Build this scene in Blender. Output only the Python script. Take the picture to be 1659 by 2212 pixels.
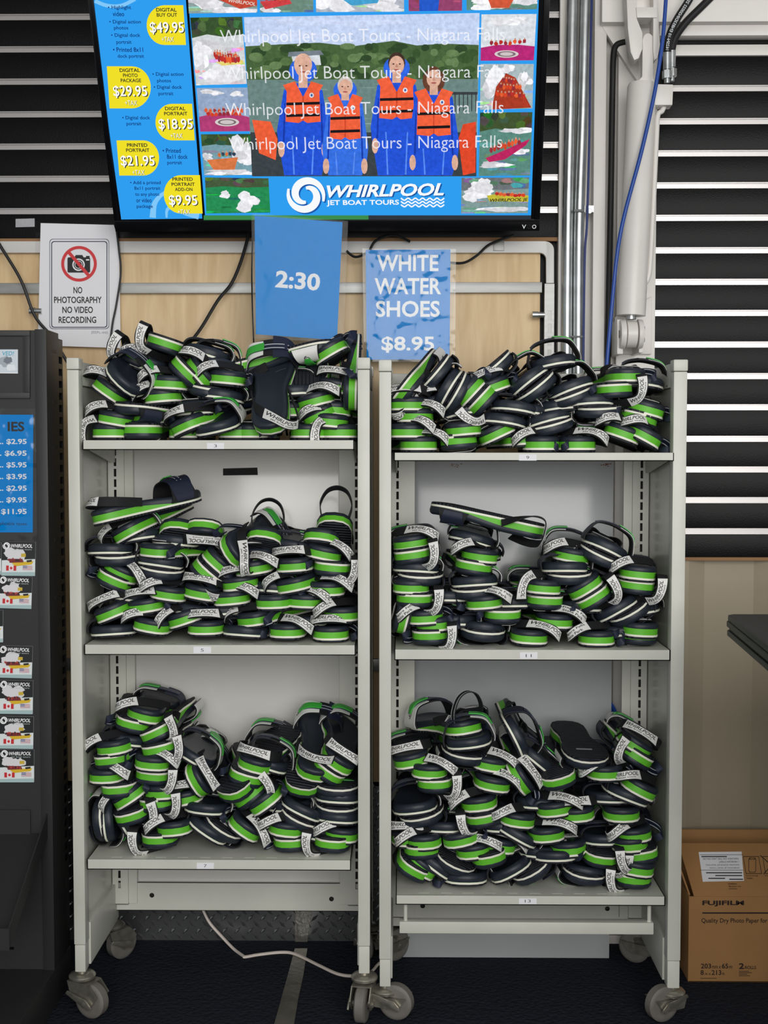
import bpy, bmesh, math, random
from mathutils import Vector, Matrix, Euler
for o in list(bpy.data.objects): bpy.data.objects.remove(o)
random.seed(7)
scene = bpy.context.scene
COL = scene.collection
# ------------------------------------------------------------------ camera
CAM_H, CAM_D, FPX = 1.26, 2.7, 2700.0
PITCH = math.atan((1106-970)/FPX); YAW = math.atan(35.5/FPX)
cd = bpy.data.cameras.new('camera'); cam = bpy.data.objects.new('camera', cd); COL.objects.link(cam)
cd.sensor_fit = 'VERTICAL'; cd.sensor_height = 36.0; cd.lens = 36.0*FPX/2212; cd.clip_start = .05
cam.location = (0, -CAM_D, CAM_H); cam.rotation_euler = (math.pi/2-PITCH, 0, YAW)
scene.camera = cam
# ------------------------------------------------------------------ view, world, daylight
vs = scene.view_settings
vs.view_transform = 'Standard'; vs.look = 'None'; vs.gamma = 1.0; vs.exposure = 0.0; vs.use_curve_mapping = False
w = bpy.data.worlds.new('world'); scene.world = w; w.use_nodes = True
w.node_tree.nodes['Background'].inputs[0].default_value = (.93, .97, 1.0, 1)
w.node_tree.nodes['Background'].inputs[1].default_value = .42
def area(name, loc, target, sx, sy, power, col):
    l = bpy.data.lights.new(name, 'AREA'); l.shape = 'RECTANGLE'; l.size = sx; l.size_y = sy; l.energy = power; l.color = col
    o = bpy.data.objects.new(name, l); COL.objects.link(o); o.location = loc
    o.rotation_euler = (Vector(target)-Vector(loc)).to_track_quat('-Z', 'Y').to_euler(); return o
# the open front of the kiosk behind the camera
area('doorway_daylight_offscreen', (.7, -4.6, 1.95), (0, .3, .95), 3.6, 2.4, 150, (1, .985, .96))
# ------------------------------------------------------------------ helpers
def lin(r, g, b):
    f = lambda c: (c/255/12.92) if c/255 <= .04045 else ((c/255+.055)/1.055)**2.4
    return (f(r), f(g), f(b), 1)
MATS = {}
def mat(name, rgb, rough=.5, metal=0.0, var=0.0, vscale=30, bump=0.0, bscale=200, spec=.5, coat=0.0, stretch=None, emit=0):
    if name in MATS: return MATS[name]
    m = bpy.data.materials.new(name); m.use_nodes = True; MATS[name] = m
    nt = m.node_tree; p = nt.nodes['Principled BSDF']
    c = lin(*rgb); p.inputs['Base Color'].default_value = c
    p.inputs['Roughness'].default_value = rough; p.inputs['Metallic'].default_value = metal
    p.inputs['Specular IOR Level'].default_value = spec; p.inputs['Coat Weight'].default_value = coat
    if emit: p.inputs['Emission Color'].default_value = c; p.inputs['Emission Strength'].default_value = emit
    if var or bump:
        tc = nt.nodes.new('ShaderNodeTexCoord'); mp = nt.nodes.new('ShaderNodeMapping'); nt.links.new(tc.outputs['Object'], mp.inputs[0])
        if stretch: mp.inputs['Scale'].default_value = stretch
    if var:
        n = nt.nodes.new('ShaderNodeTexNoise'); n.inputs['Scale'].default_value = vscale; n.inputs['Detail'].default_value = 4
        nt.links.new(mp.outputs[0], n.inputs['Vector'])
        r = nt.nodes.new('ShaderNodeValToRGB'); r.color_ramp.elements[0].position = .3; r.color_ramp.elements[1].position = .7
        r.color_ramp.elements[0].color = tuple(x*(1-var) for x in c[:3])+(1,); r.color_ramp.elements[1].color = tuple(min(1, x*(1+var)) for x in c[:3])+(1,)
        nt.links.new(n.outputs['Fac'], r.inputs[0]); nt.links.new(r.outputs[0], p.inputs['Base Color'])
    if bump:
        n = nt.nodes.new('ShaderNodeTexNoise'); n.inputs['Scale'].default_value = bscale; n.inputs['Detail'].default_value = 3
        nt.links.new(mp.outputs[0], n.inputs['Vector'])
        b = nt.nodes.new('ShaderNodeBump'); b.inputs['Strength'].default_value = bump; b.inputs['Distance'].default_value = .002
        nt.links.new(n.outputs['Fac'], b.inputs['Height']); nt.links.new(b.outputs[0], p.inputs['Normal'])
    return m
def wave_bump(m, axis, scale, strength, dist=.002):
    nt = m.node_tree; p = nt.nodes['Principled BSDF']
    tc = nt.nodes.new('ShaderNodeTexCoord'); wv = nt.nodes.new('ShaderNodeTexWave'); wv.bands_direction = axis
    wv.inputs['Scale'].default_value = scale; nt.links.new(tc.outputs['Object'], wv.inputs[0])
    b = nt.nodes.new('ShaderNodeBump'); b.inputs['Strength'].default_value = strength; b.inputs['Distance'].default_value = dist
    nt.links.new(wv.outputs['Fac'], b.inputs['Height']); nt.links.new(b.outputs[0], p.inputs['Normal'])
RCAM = cam.rotation_euler.to_matrix(); CPOS = Vector(cam.location)
def ray(px, py): return RCAM @ Vector((px-829.5, 1106-py, -FPX))
def P(px, py, y=0.0):
    d = ray(px, py); return CPOS + d*((y-CPOS.y)/d.y)
def X(px, py=1400, y=0.0): return P(px, py, y).x
def Z(py, y=0.0, px=829): return P(px, py, y).z
class Frame:
    def __init__(s, O, ex, ey): s.O = Vector(O); s.ex = Vector(ex).normalized(); s.ey = (Vector(ey)-s.ex*s.ex.dot(Vector(ey))).normalized(); s.n = s.ex.cross(s.ey)
    def uv(s, px, py):
        d = ray(px, py); t = (s.O-CPOS).dot(s.n)/d.dot(s.n); q = CPOS+d*t-s.O; return Vector((q.dot(s.ex), q.dot(s.ey)))
    def w(s, u, v, n=0): return s.O+s.ex*u+s.ey*v+s.n*n
    def at(s, px, py, n=0): q = s.uv(px, py); return s.w(q.x, q.y, n)
def wallframe(y): return Frame((0, y, 0), (1, 0, 0), (0, 0, 1))
# ---- geometry chunks: (verts, faces, material index)
def box(x0, x1, y0, y1, z0, z1, mi=0):
    v = [(x0,y0,z0),(x1,y0,z0),(x1,y1,z0),(x0,y1,z0),(x0,y0,z1),(x1,y0,z1),(x1,y1,z1),(x0,y1,z1)]
    return v, [(0,3,2,1),(4,5,6,7),(0,1,5,4),(1,2,6,5),(2,3,7,6),(3,0,4,7)], mi
def prism(pts, off, mi=0):
    n = len(pts); off = Vector(off); v = [tuple(Vector(p)) for p in pts]+[tuple(Vector(p)+off) for p in pts]
    return v, [tuple(range(n)), tuple(range(2*n-1, n-1, -1))]+[(i, n+i, n+(i+1) % n, (i+1) % n) for i in range(n)], mi
def cr(pts, k=8):
    pts = [Vector(p) for p in pts]; out = []
    for i in range(len(pts)-1):
        a, b, c, d = pts[max(i-1, 0)], pts[i], pts[i+1], pts[min(i+2, len(pts)-1)]
        for j in range(k):
            t = j/k; out.append(.5*((2*b)+(c-a)*t+(2*a-5*b+4*c-d)*t*t+(3*b-a-3*c+d)*t**3))
    return out+[pts[-1]]
def tube(pts, r, n=8, k=8, mi=0, flat=None):
    q = cr(pts, k) if k > 1 else [Vector(p) for p in pts]
    v = []; f = []; up = None
    for i, p in enumerate(q):
        t = (q[min(i+1, len(q)-1)]-q[max(i-1, 0)]).normalized()
        if up is None: up = t.orthogonal().normalized()
        up = (up-t*t.dot(up)).normalized(); s = t.cross(up)
        rr = r(i/(len(q)-1)) if callable(r) else r
        for j in range(n):
            a = 2*math.pi*j/n; v.append(tuple(p+(up*math.cos(a)+s*math.sin(a))*rr))
    for i in range(len(q)-1):
        for j in range(n): f.append((i*n+j, i*n+(j+1) % n, (i+1)*n+(j+1) % n, (i+1)*n+j))
    f.append(tuple(range(n-1, -1, -1))); f.append(tuple(range((len(q)-1)*n, len(q)*n)))
    return v, f, mi
def cyl(a, b, r, r2=None, n=20, mi=0):
    r2 = r if r2 is None else r2
    return tube([a, b], lambda t: r+(r2-r)*t, n, 1, mi)
def slotted(x0, x1, y0, y1, z0, z1, a, b, slots, t=.0015):
    """hollow channel whose front sheet (at y0) has real openings a..b wide; slots = [(lo, hi)] upwards"""
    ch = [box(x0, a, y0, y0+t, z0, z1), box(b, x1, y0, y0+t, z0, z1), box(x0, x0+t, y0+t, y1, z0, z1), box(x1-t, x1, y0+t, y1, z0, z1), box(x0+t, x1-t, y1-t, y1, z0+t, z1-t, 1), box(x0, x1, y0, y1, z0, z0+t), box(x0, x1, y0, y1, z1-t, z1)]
    z = z0
    for lo, hi in list(slots)+[(z1, z1)]:
        if lo > z: ch.append(box(a, b, y0, y0+t, z, lo))
        z = hi
    return ch
def holed(x0, x1, y0, y1, z0, z1, holes, t=.0015, s=.009):
    """hollow rail whose front sheet has round bolt holes (x, z, radius)"""
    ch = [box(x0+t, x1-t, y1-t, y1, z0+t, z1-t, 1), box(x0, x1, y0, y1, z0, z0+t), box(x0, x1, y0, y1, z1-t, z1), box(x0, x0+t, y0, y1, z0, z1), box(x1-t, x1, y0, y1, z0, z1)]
    x = x0
    for (hx, hz, r) in sorted(holes):
        ch += [box(x, hx-s, y0, y0+t, z0, z1), box(hx-s, hx+s, y0, y0+t, z0, hz-s), box(hx-s, hx+s, y0, y0+t, hz+s, z1)]; x = hx+s; n = 16; v = []
        for yy in (y0, y0+t):
            for i in range(n):
                c, q = math.cos(2*math.pi*i/n), math.sin(2*math.pi*i/n); m = max(abs(c), abs(q)); v += [(hx+c/m*s, yy, hz+q/m*s), (hx+c*r, yy, hz+q*r)]
        f = []
        for i in range(n):
            j = (i+1) % n; f += [(2*i, 2*j, 2*j+1, 2*i+1), (2*n+2*i, 2*n+2*i+1, 2*n+2*j+1, 2*n+2*j), (2*i+1, 2*j+1, 2*n+2*j+1, 2*n+2*i+1), (2*i, 2*n+2*i, 2*n+2*j, 2*j)]
        ch.append((v, f, 0))
    ch.append(box(x, x1, y0, y0+t, z0, z1)); return ch
def lathe(a, b, prof, n=24, mi=0):
    a = Vector(a); d = Vector(b)-a; t = d.normalized(); u = t.orthogonal().normalized(); s = t.cross(u); v = []; f = []
    for (h, r) in prof:
        for j in range(n):
            an = 2*math.pi*j/n; v.append(tuple(a+d*h+(u*math.cos(an)+s*math.sin(an))*r))
    m = len(prof)
    for i in range(m-1):
        for j in range(n): f.append((i*n+j, i*n+(j+1) % n, (i+1)*n+(j+1) % n, (i+1)*n+j))
    f.append(tuple(range(n-1, -1, -1))); f.append(tuple(range((m-1)*n, m*n)))
    return v, f, mi
def rootloc(o):
    l = Vector((0, 0, 0))
    while o is not None: l += Vector(o.location); o = o.parent
    return l
def mesh(name, chunks, mats, bevel=0, smooth=True, off=Vector((0, 0, 0)), seg=2):
    me = bpy.data.meshes.new(name); V = []; F = []; MI = []
    for (v, f, mi) in chunks:
        b = len(V); V += [(p[0]-off.x, p[1]-off.y, p[2]-off.z) for p in v]
        F += [tuple(i+b for i in q) for q in f]; MI += [mi]*len(f)
    me.from_pydata(V, [], F); me.polygons.foreach_set('material_index', MI)
    if not isinstance(mats, (list, tuple)): mats = [mats]
    for m in mats: me.materials.append(m)
    bm = bmesh.new(); bm.from_mesh(me); bmesh.ops.recalc_face_normals(bm, faces=bm.faces)
    if bevel:
        es = [e for e in bm.edges if len(e.link_faces) == 2 and e.calc_face_angle(0) > .6]
        bmesh.ops.bevel(bm, geom=es, offset=bevel, segments=seg, profile=.6, affect='EDGES', clamp_overlap=True)
    bm.to_mesh(me); bm.free()
    if smooth:
        me.polygons.foreach_set('use_smooth', [True]*len(me.polygons)); me.set_sharp_from_angle(angle=math.radians(38))
    return me
def link(name, me, parent=None):
    o = bpy.data.objects.new(name, me); COL.objects.link(o)
    if parent is not None: o.parent = parent
    return o
def part(name, chunks, mats, parent, bevel=0, smooth=True, label=None):
    if chunks and not isinstance(chunks, list): chunks = [chunks]
    o = link(name, mesh(name, chunks, mats, bevel, smooth, rootloc(parent)), parent)
    if label: o['label'] = label
    return o
def tag(o, label, cat, group=None):
    o['label'] = label; o['category'] = cat
    if group: o['group'] = group
    return o
def thing(name, loc, label, cat, group=None):
    o = bpy.data.objects.new(name, None); COL.objects.link(o); o.location = loc; o.empty_display_size = .05
    return tag(o, label, cat, group)
def solo(name, chunks, mats, label, cat, group=None, bevel=0, smooth=True):
    """a thing that is one mesh: origin at the centre of its base"""
    if not isinstance(chunks, list): chunks = [chunks]
    vs_ = [p for c in chunks for p in c[0]]
    lo = [min(p[i] for p in vs_) for i in range(3)]; hi = [max(p[i] for p in vs_) for i in range(3)]
    off = Vector(((lo[0]+hi[0])/2, (lo[1]+hi[1])/2, lo[2]))
    o = link(name, mesh(name, chunks, mats, bevel, smooth, off)); o.location = off
    return tag(o, label, cat, group)
def struct(name, chunks, mats, parent=None, bevel=0, smooth=True):
    if not isinstance(chunks, list): chunks = [chunks]
    o = link(name, mesh(name, chunks, mats, bevel, smooth), parent)
    if parent is None: o['kind'] = 'structure'
    return o
# ---- lettering
TXT = {}
def textmesh(s, bold=.0, shear=0.0):
    k = (s, bold, shear)
    if k in TXT: return TXT[k]
    cu = bpy.data.curves.new('lettering', 'FONT'); cu.body = s; cu.resolution_u = 3; cu.offset = bold; cu.shear = shear
    o = bpy.data.objects.new('lettering', cu); COL.objects.link(o)
    dg = bpy.context.evaluated_depsgraph_get(); me = bpy.data.meshes.new_from_object(o.evaluated_get(dg))
    v = [tuple(p.co) for p in me.vertices]; f = [tuple(p.vertices) for p in me.polygons]
    bpy.data.objects.remove(o); bpy.data.curves.remove(cu); bpy.data.meshes.remove(me)
    x0 = min(p[0] for p in v); x1 = max(p[0] for p in v); y0 = min(p[1] for p in v); y1 = max(p[1] for p in v)
    TXT[k] = ([((p[0]-x0)/(x1-x0), (p[1]-y0)/(y1-y0)) for p in v], f); return TXT[k]
def tchunk(fr, s, p0, p1, h, n=.001, bold=.012, shear=0.0, mi=0):
    """letters fitted between baseline pixels p0 and p1 of the frame fr, h pixels high"""
    v, f = textmesh(s, bold, shear); A = fr.uv(*p0); B = fr.uv(*p1); d = B-A; L = d.length; e = d/L
    k = L/math.hypot(p1[0]-p0[0], p1[1]-p0[1]); up = Vector((-e.y, e.x))
    out = []
    for (x, y) in v:
        q = A+d*x+up*(y*h*k); out.append(tuple(fr.w(q.x, q.y, n)))
    return out, f, mi
def flat(fr, pts, n=0.0, mi=0):
    q = [fr.uv(*p) for p in pts]; a = sum(q[i].x*q[(i+1) % len(q)].y-q[(i+1) % len(q)].x*q[i].y for i in range(len(q)))
    if a < 0: q.reverse()
    return [tuple(fr.w(u.x, u.y, n)) for u in q], [tuple(range(len(q)))], mi
def sheet(fr, pts, n0, n1, mi=0):
    q = [fr.uv(*p) for p in pts]
    return prism([fr.w(u.x, u.y, n0) for u in q], fr.n*(n1-n0), mi)
def ell(cx, cy, rx, ry=None, n=28, a0=0, a1=360):
    ry = rx if ry is None else ry; full = abs(a1-a0) >= 360
    return [(cx+rx*math.cos(math.radians(a0+(a1-a0)*i/(n if full else n-1))), cy+ry*math.sin(math.radians(a0+(a1-a0)*i/(n if full else n-1)))) for i in range(n)]
def ringq(fr, outer, inner, n, mi=0):
    v = [tuple(fr.at(*p, n)) for p in outer]+[tuple(fr.at(*p, n)) for p in inner]; m = len(outer)
    return v, [(i, (i+1) % m, m+(i+1) % m, m+i) for i in range(m)], mi
def stroke(fr, pts, wd, n, k=6, mi=0):
    """flat ribbon; wd a number or a function of 0..1 (pixels)"""
    q = cr([(p[0], p[1], 0) for p in pts], k) if k > 1 else [Vector((p[0], p[1], 0)) for p in pts]; v = []
    for i, p in enumerate(q):
        t = (q[min(i+1, len(q)-1)]-q[max(i-1, 0)]).normalized(); s = Vector((-t.y, t.x, 0)); h = (wd(i/(len(q)-1)) if callable(wd) else wd)/2
        v += [tuple(fr.at(p.x+s.x*h, p.y+s.y*h, n)), tuple(fr.at(p.x-s.x*h, p.y-s.y*h, n))]
    return v, [(2*i, 2*i+1, 2*i+3, 2*i+2) for i in range(len(q)-1)], mi
def swirl(fr, cx, cy, r, n, mi=0):
    """two-armed wave spiral"""
    out = []
    for a0 in (0, 180):
        pts = []
        for i in range(15):
            t = i/14; a = math.radians(a0+200-t*290); rr = r*(1-.62*t); pts.append((cx+rr*math.cos(a), cy+rr*math.sin(a)))
        out.append(stroke(fr, pts, lambda t: r*(.05+.36*math.sin(math.pi*min(1, t*.85+.06))), n, 2, mi))
    return out
# ------------------------------------------------------------------ materials
M_rack = mat('rack_paint', (206, 206, 196), .38, var=.05, vscale=9)
M_slot = mat('slot_black', (6, 6, 7), .8)
M_panel = mat('panel_gloss', (216, 214, 209), .13, var=.03, vscale=3)
M_gpanel = mat('grey_panel_gloss', (174, 177, 178), .16, var=.05, vscale=4)
M_white = mat('white_enamel', (226, 222, 216), .35, var=.04, vscale=6, bump=.08, bscale=25)
M_black = mat('slat_laminate', (11, 11, 12), .36, bump=.18, bscale=320, spec=.12)
M_alu = mat('aluminium_insert', (186, 182, 180), .3, metal=.6)
M_alu2 = mat('brushed_aluminium', (150, 150, 148), .42, metal=.6, var=.08, vscale=14, stretch=(1, 8, 8))
M_galv = mat('galvanised_steel', (186, 190, 190), .3, metal=.85, var=.14, vscale=40)
M_dark = mat('black_plastic', (14, 14, 15), .35)
M_bmetal = mat('black_powder_steel', (40, 40, 41), .5, bump=.06, bscale=300)
M_paper = mat('paper_white', (236, 236, 240), .6)
M_ink = mat('ink_black', (24, 24, 28), .6)
M_cream = mat('cream_steel', (164, 152, 130), .5, var=.06, vscale=3)
M_card = mat('cardboard', (166, 122, 74), .8, var=.06, vscale=12, bump=.05, bscale=90)
# clear film: partly transparent, partly glossy
M_film = bpy.data.materials.new('clear_film'); M_film.use_nodes = True
nt = M_film.node_tree; nt.nodes.remove(nt.nodes['Principled BSDF'])
a = nt.nodes.new('ShaderNodeBsdfTransparent'); b = nt.nodes.new('ShaderNodeBsdfGlossy'); mx = nt.nodes.new('ShaderNodeMixShader')
b.inputs['Roughness'].default_value = .12; mx.inputs[0].default_value = .008; a.inputs[0].default_value = (.97, .97, .97, 1)
nz = nt.nodes.new('ShaderNodeTexNoise'); nz.inputs['Scale'].default_value = 14; bp = nt.nodes.new('ShaderNodeBump'); bp.inputs['Strength'].default_value = .25; bp.inputs['Distance'].default_value = .01
tc = nt.nodes.new('ShaderNodeTexCoord'); nt.links.new(tc.outputs['Object'], nz.inputs[0]); nt.links.new(nz.outputs['Fac'], bp.inputs['Height']); nt.links.new(bp.outputs[0], b.inputs['Normal'])
nt.links.new(a.outputs[0], mx.inputs[1]); nt.links.new(b.outputs[0], mx.inputs[2]); nt.links.new(mx.outputs[0], nt.nodes['Material Output'].inputs[0])
M_film2 = M_film.copy(); M_film2.name = 'clear_film_wrinkled'
for n_ in M_film2.node_tree.nodes:
    if n_.type == 'MIX_SHADER': n_.inputs[0].default_value = .025
    if n_.type == 'BUMP': n_.inputs['Strength'].default_value = .6; n_.inputs['Distance'].default_value = .02
# carpet
M_cavity = mat('cavity_shade', (52, 50, 48), .8)  # dark back faces inside slots and bolt holes: cavity shade put into the colour
M_carpet = mat('carpet', (36, 39, 47), .95, spec=.1)
nt = M_carpet.node_tree; p = nt.nodes['Principled BSDF']; tc = nt.nodes.new('ShaderNodeTexCoord')
vo = nt.nodes.new('ShaderNodeTexVoronoi'); vo.inputs['Scale'].default_value = 95; nt.links.new(tc.outputs['Object'], vo.inputs['Vector'])
bp = nt.nodes.new('ShaderNodeBump'); bp.invert = True; bp.inputs['Strength'].default_value = .8; bp.inputs['Distance'].default_value = .004
nt.links.new(vo.outputs['Distance'], bp.inputs['Height']); nt.links.new(bp.outputs[0], p.inputs['Normal'])
# maple laminate
M_maple = mat('maple_laminate', (218, 190, 150), .45)
nt = M_maple.node_tree; p = nt.nodes['Principled BSDF']; tc = nt.nodes.new('ShaderNodeTexCoord'); mp = nt.nodes.new('ShaderNodeMapping'); mp.inputs['Scale'].default_value = (14, 14, 1.6)
nz = nt.nodes.new('ShaderNodeTexNoise'); nz.inputs['Scale'].default_value = 3; nz.inputs['Detail'].default_value = 6; nz.inputs['Distortion'].default_value = .6
rp = nt.nodes.new('ShaderNodeValToRGB'); rp.color_ramp.elements[0].color = lin(208, 176, 130); rp.color_ramp.elements[1].color = lin(230, 202, 158); rp.color_ramp.elements[0].position = .3; rp.color_ramp.elements[1].position = .7
nt.links.new(tc.outputs['Object'], mp.inputs[0]); nt.links.new(mp.outputs[0], nz.inputs[0]); nt.links.new(nz.outputs['Fac'], rp.inputs[0]); nt.links.new(rp.outputs[0], p.inputs['Base Color'])
# ------------------------------------------------------------------ room shell
WY = .44
struct('floor', box(-3.2, 3.2, -5.5, WY+.1, -.05, 0), M_carpet, smooth=False)
struct('ceiling', box(-3.2, 3.2, -3.2, WY+.1, 3.05, 3.1), mat('ceiling_paint', (215, 214, 210), .7), smooth=False)
wall = struct('wall_back', box(-3.2, 3.2, WY+.06, WY+.12, 0, 3.05), M_cream, smooth=False)
# slat wall behind and left of the television: each black slat and each metal insert is a piece
xl0, xl1 = -2.4, X(1206, 300, WY)
def slatwall(x0, x1, ys, top, bot, yw):
    """ys: strip centre pixel rows; slats fill the spaces"""
    zs = [Z(y, yw) for y in ys]; d = (zs[0]-zs[-1])/(len(zs)-1); zz = list(zs)
    while zz[0]+d < top: zz.insert(0, zz[0]+d)
    edges = [top]+zz+[bot]; h = .0075
    for i in range(len(edges)-1):
        hi = edges[i]-(h if i else 0); lo = edges[i+1]+(h if i < len(edges)-2 else 0)
        part('slat', box(x0, x1, yw, yw+.016, lo, hi), M_black, wall, bevel=.0012)
    for z in zz:
        part('insert', [box(x0, x1, yw+.005, yw+.009, z-h, z+h), box(x0, x1, yw+.001, yw+.006, z+h-.0025, z+h), box(x0, x1, yw+.001, yw+.006, z-h, z-h+.0025)], M_alu, wall)
slatwall(xl0, xl1, [33, 103, 173, 244, 314, 384, 454], 2.9, Z(513, WY), WY)
part('board_edge', box(xl0, xl1, WY+.002, WY+.016, Z(521, WY), Z(513, WY)), mat('mdf_edge', (150, 112, 76), .8), wall)
part('backer_board', box(xl0, xl1, WY+.0165, WY+.03, Z(521, WY), 2.9), M_black, wall)
xr0 = X(1411, 700, WY)
slatwall(xr0, 2.4, [193, 264, 333, 402, 472, 542, 610, 677, 745, 813, 880, 948, 1014, 1080, 1147], Z(126, WY)+.001, Z(1203, WY), WY)
M_mdf = MATS['mdf_edge']
part('board_edge', box(xr0, 2.4, WY+.002, WY+.016, Z(1210, WY), Z(1203, WY)), M_mdf, wall)
part('board_edge', box(xr0-.006, xr0, WY+.002, WY+.016, Z(770, WY), Z(126, WY)), M_mdf, wall)
part('backer_board', box(xr0-.006, 2.4, WY+.0165, WY+.03, Z(1210, WY), Z(126, WY)), M_black, wall)
part('slat', box(X(1384, 790, WY+.01), xr0, WY+.02, WY+.034, Z(1210, WY), Z(768, WY)), M_black, wall)
# cream corrugated steel below the right slat wall
ch = []; x = X(1380, 1500, WY); k = 0; zt = Z(1206, WY)
while x < 2.4:
    wd = .045 if k % 4 in (1, 3) else .125
    ya, yb = [(WY+.012, WY+.012), (WY+.012, WY+.036), (WY+.036, WY+.036), (WY+.036, WY+.012)][k % 4]
    ch.append(([(x, ya, 0), (x+wd, yb, 0), (x+wd, yb, zt), (x, ya, zt), (x, ya+.004, 0), (x+wd, yb+.004, 0), (x+wd, yb+.004, zt), (x, ya+.004, zt)], [(0, 1, 2, 3), (7, 6, 5, 4), (0, 4, 5, 1), (3, 2, 6, 7), (0, 3, 7, 4), (1, 5, 6, 2)], 0)); x += wd; k += 1
part('corrugated_sheet', ch, M_cream, wall, smooth=False)
# maple board with aluminium rails under the television
xm0, xm1 = -2.4, X(1167, 650, WY)
zb_ = Z(1700, WY)
part('maple_board', box(xm0, xm1, WY+.004, WY+.03, zb_, Z(520, WY)), M_maple, wall, bevel=.001)
part('gap_board', box(xm1, X(1206, 650, WY), WY+.026, WY+.034, zb_, Z(520, WY)), M_black, wall)
part('rail', box(xm0, X(1170, 620, WY), WY-.012, WY+.003, Z(633, WY-.01), Z(610, WY-.01)), M_alu2, wall, bevel=.0015)
part('rail', box(xm0, X(1206, 1440, WY), WY-.012, WY+.003, Z(1450, WY-.01), Z(1424, WY-.01)), M_alu2, wall, bevel=.0015)
# top rail, rounded corner and slotted upright
fr = wallframe(WY-.012)
outer = [(-700, 521)]+[(1178, 521)]+ell(1178, 540, 19, 19, 7, -90, 0)+[(1197, 790), (1180, 790), (1180, 560)]+ell(1166, 560, 14, 14, 6, 0, -90)+[(-700, 546)]
part('rail', sheet(fr, outer, -.014, 0), mat('rail_enamel', (214, 212, 208), .35), wall, bevel=.0015)
wq = WY-.0135; part('upright', slotted(X(1176, 700, wq), X(1197, 700, wq), wq, WY+.012, Z(1440, wq), Z(612, wq), X(1183, 700, wq), X(1191, 700, wq), [(Z(692+28*i, wq), Z(672+28*i, wq)) for i in (3, 2, 1, 0)]), [M_alu2, M_cavity], wall)
part('clip', sheet(fr, [(1066, 519), (1089, 519), (1089, 542), (1066, 542)], 0, .004), M_alu2, wall, bevel=.001)
for (kx, ky, sgn) in ((1150, 680, 1), (64, 672, 1)):
    a = P(kx, ky, WY-.02); part('clamp_bolt', [cyl(a, a+Vector((.014, 0, 0)), .0085, n=14), cyl(a+Vector((.012, 0, 0)), a+Vector((.03, 0, 0)), .007, n=14), cyl(a+Vector((.02, 0, 0)), a+Vector((.02, .03, 0)), .005, n=8)], M_galv, wall)
# tread plate along the foot of the wall, raised lugs on the sheet
ch = [box(-2.4, X(1206, 1900, WY), WY+.004, WY+.01, 0, Z(1690, WY))]
x = -1.3; r_ = 0
nx = int((X(1206, 1900, WY)+1.3)/.0165); nz_ = int(Z(1690, WY)/.0165)
for i in range(nx):
    for j in range(nz_):
        if (i+j) % 2: continue
        s = 1 if (i % 2) else -1; c = Vector((-1.3+i*.0165+.008, WY+.004, .010+j*.0165)); d = Vector((s*.0098, 0, .0098)); q = Vector((.0030, 0, -s*.0030))
        ch.append(([c-d, c+q, c+d, c-q, c+Vector((0, -.0045, 0))-d*.5, c+Vector((0, -.0045, 0))+d*.5], [(0, 1, 4), (1, 5, 4), (1, 2, 5), (2, 3, 5), (3, 4, 5), (3, 0, 4)], 0))
part('tread_plate', ch, mat('tread_plate_steel', (150, 151, 152), .28, metal=.9, var=.15, vscale=10), wall, smooth=False)
b_ = struct('baseboard_back', box(X(1206, 2030, WY), 2.4, WY-.006, WY+.02, 0, .022), M_white, bevel=.002)
# white steel column between the two slat walls
cx0, cx1 = X(1206, 400, WY), X(1411, 400, WY)
part('steel_column', [box(cx0, X(1222, 400, WY), WY-.012, WY+.03, .02, 2.9), box(X(1218, 400, WY), X(1305, 400, WY), WY+.018, WY+.03, .02, 2.9),
     box(X(1282, 400, WY-.02), X(1308, 400, WY-.02), WY-.02, WY+.03, .02, 2.9), box(X(1306, 400, WY), X(1336, 400, WY), WY+.02, WY+.03, .02, 2.9),
     box(X(1333, 400, WY), X(1400, 400, WY)+.02, WY-.006, WY+.016, Z(1990, WY), 2.9)], M_white, wall, bevel=.002)
yb = WY-.05
part('steel_beam', [box(X(1300, 30, yb), 2.4, yb, WY+.03, Z(50, yb), 2.9), box(X(1425, 60, yb+.02), 2.4, yb+.02, WY+.03, Z(80, yb+.02), Z(50, yb)), box(X(1425, 90, WY), 2.4, WY-.004, WY+.03, Z(124, WY), Z(100, WY))], M_white, wall, bevel=.003)
part('slat', box(X(1425, 90, WY), 2.4, WY+.004, WY+.03, Z(100, WY), Z(80, WY)), M_black, wall)  # black strip laid in the gap between the white beams
fr = wallframe(WY-.022)
part('gusset_plate', sheet(fr, [(1302, 50), (1380, 50), (1380, 180), (1302, 60)], -.02, 0), M_white, wall, bevel=.002)
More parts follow.
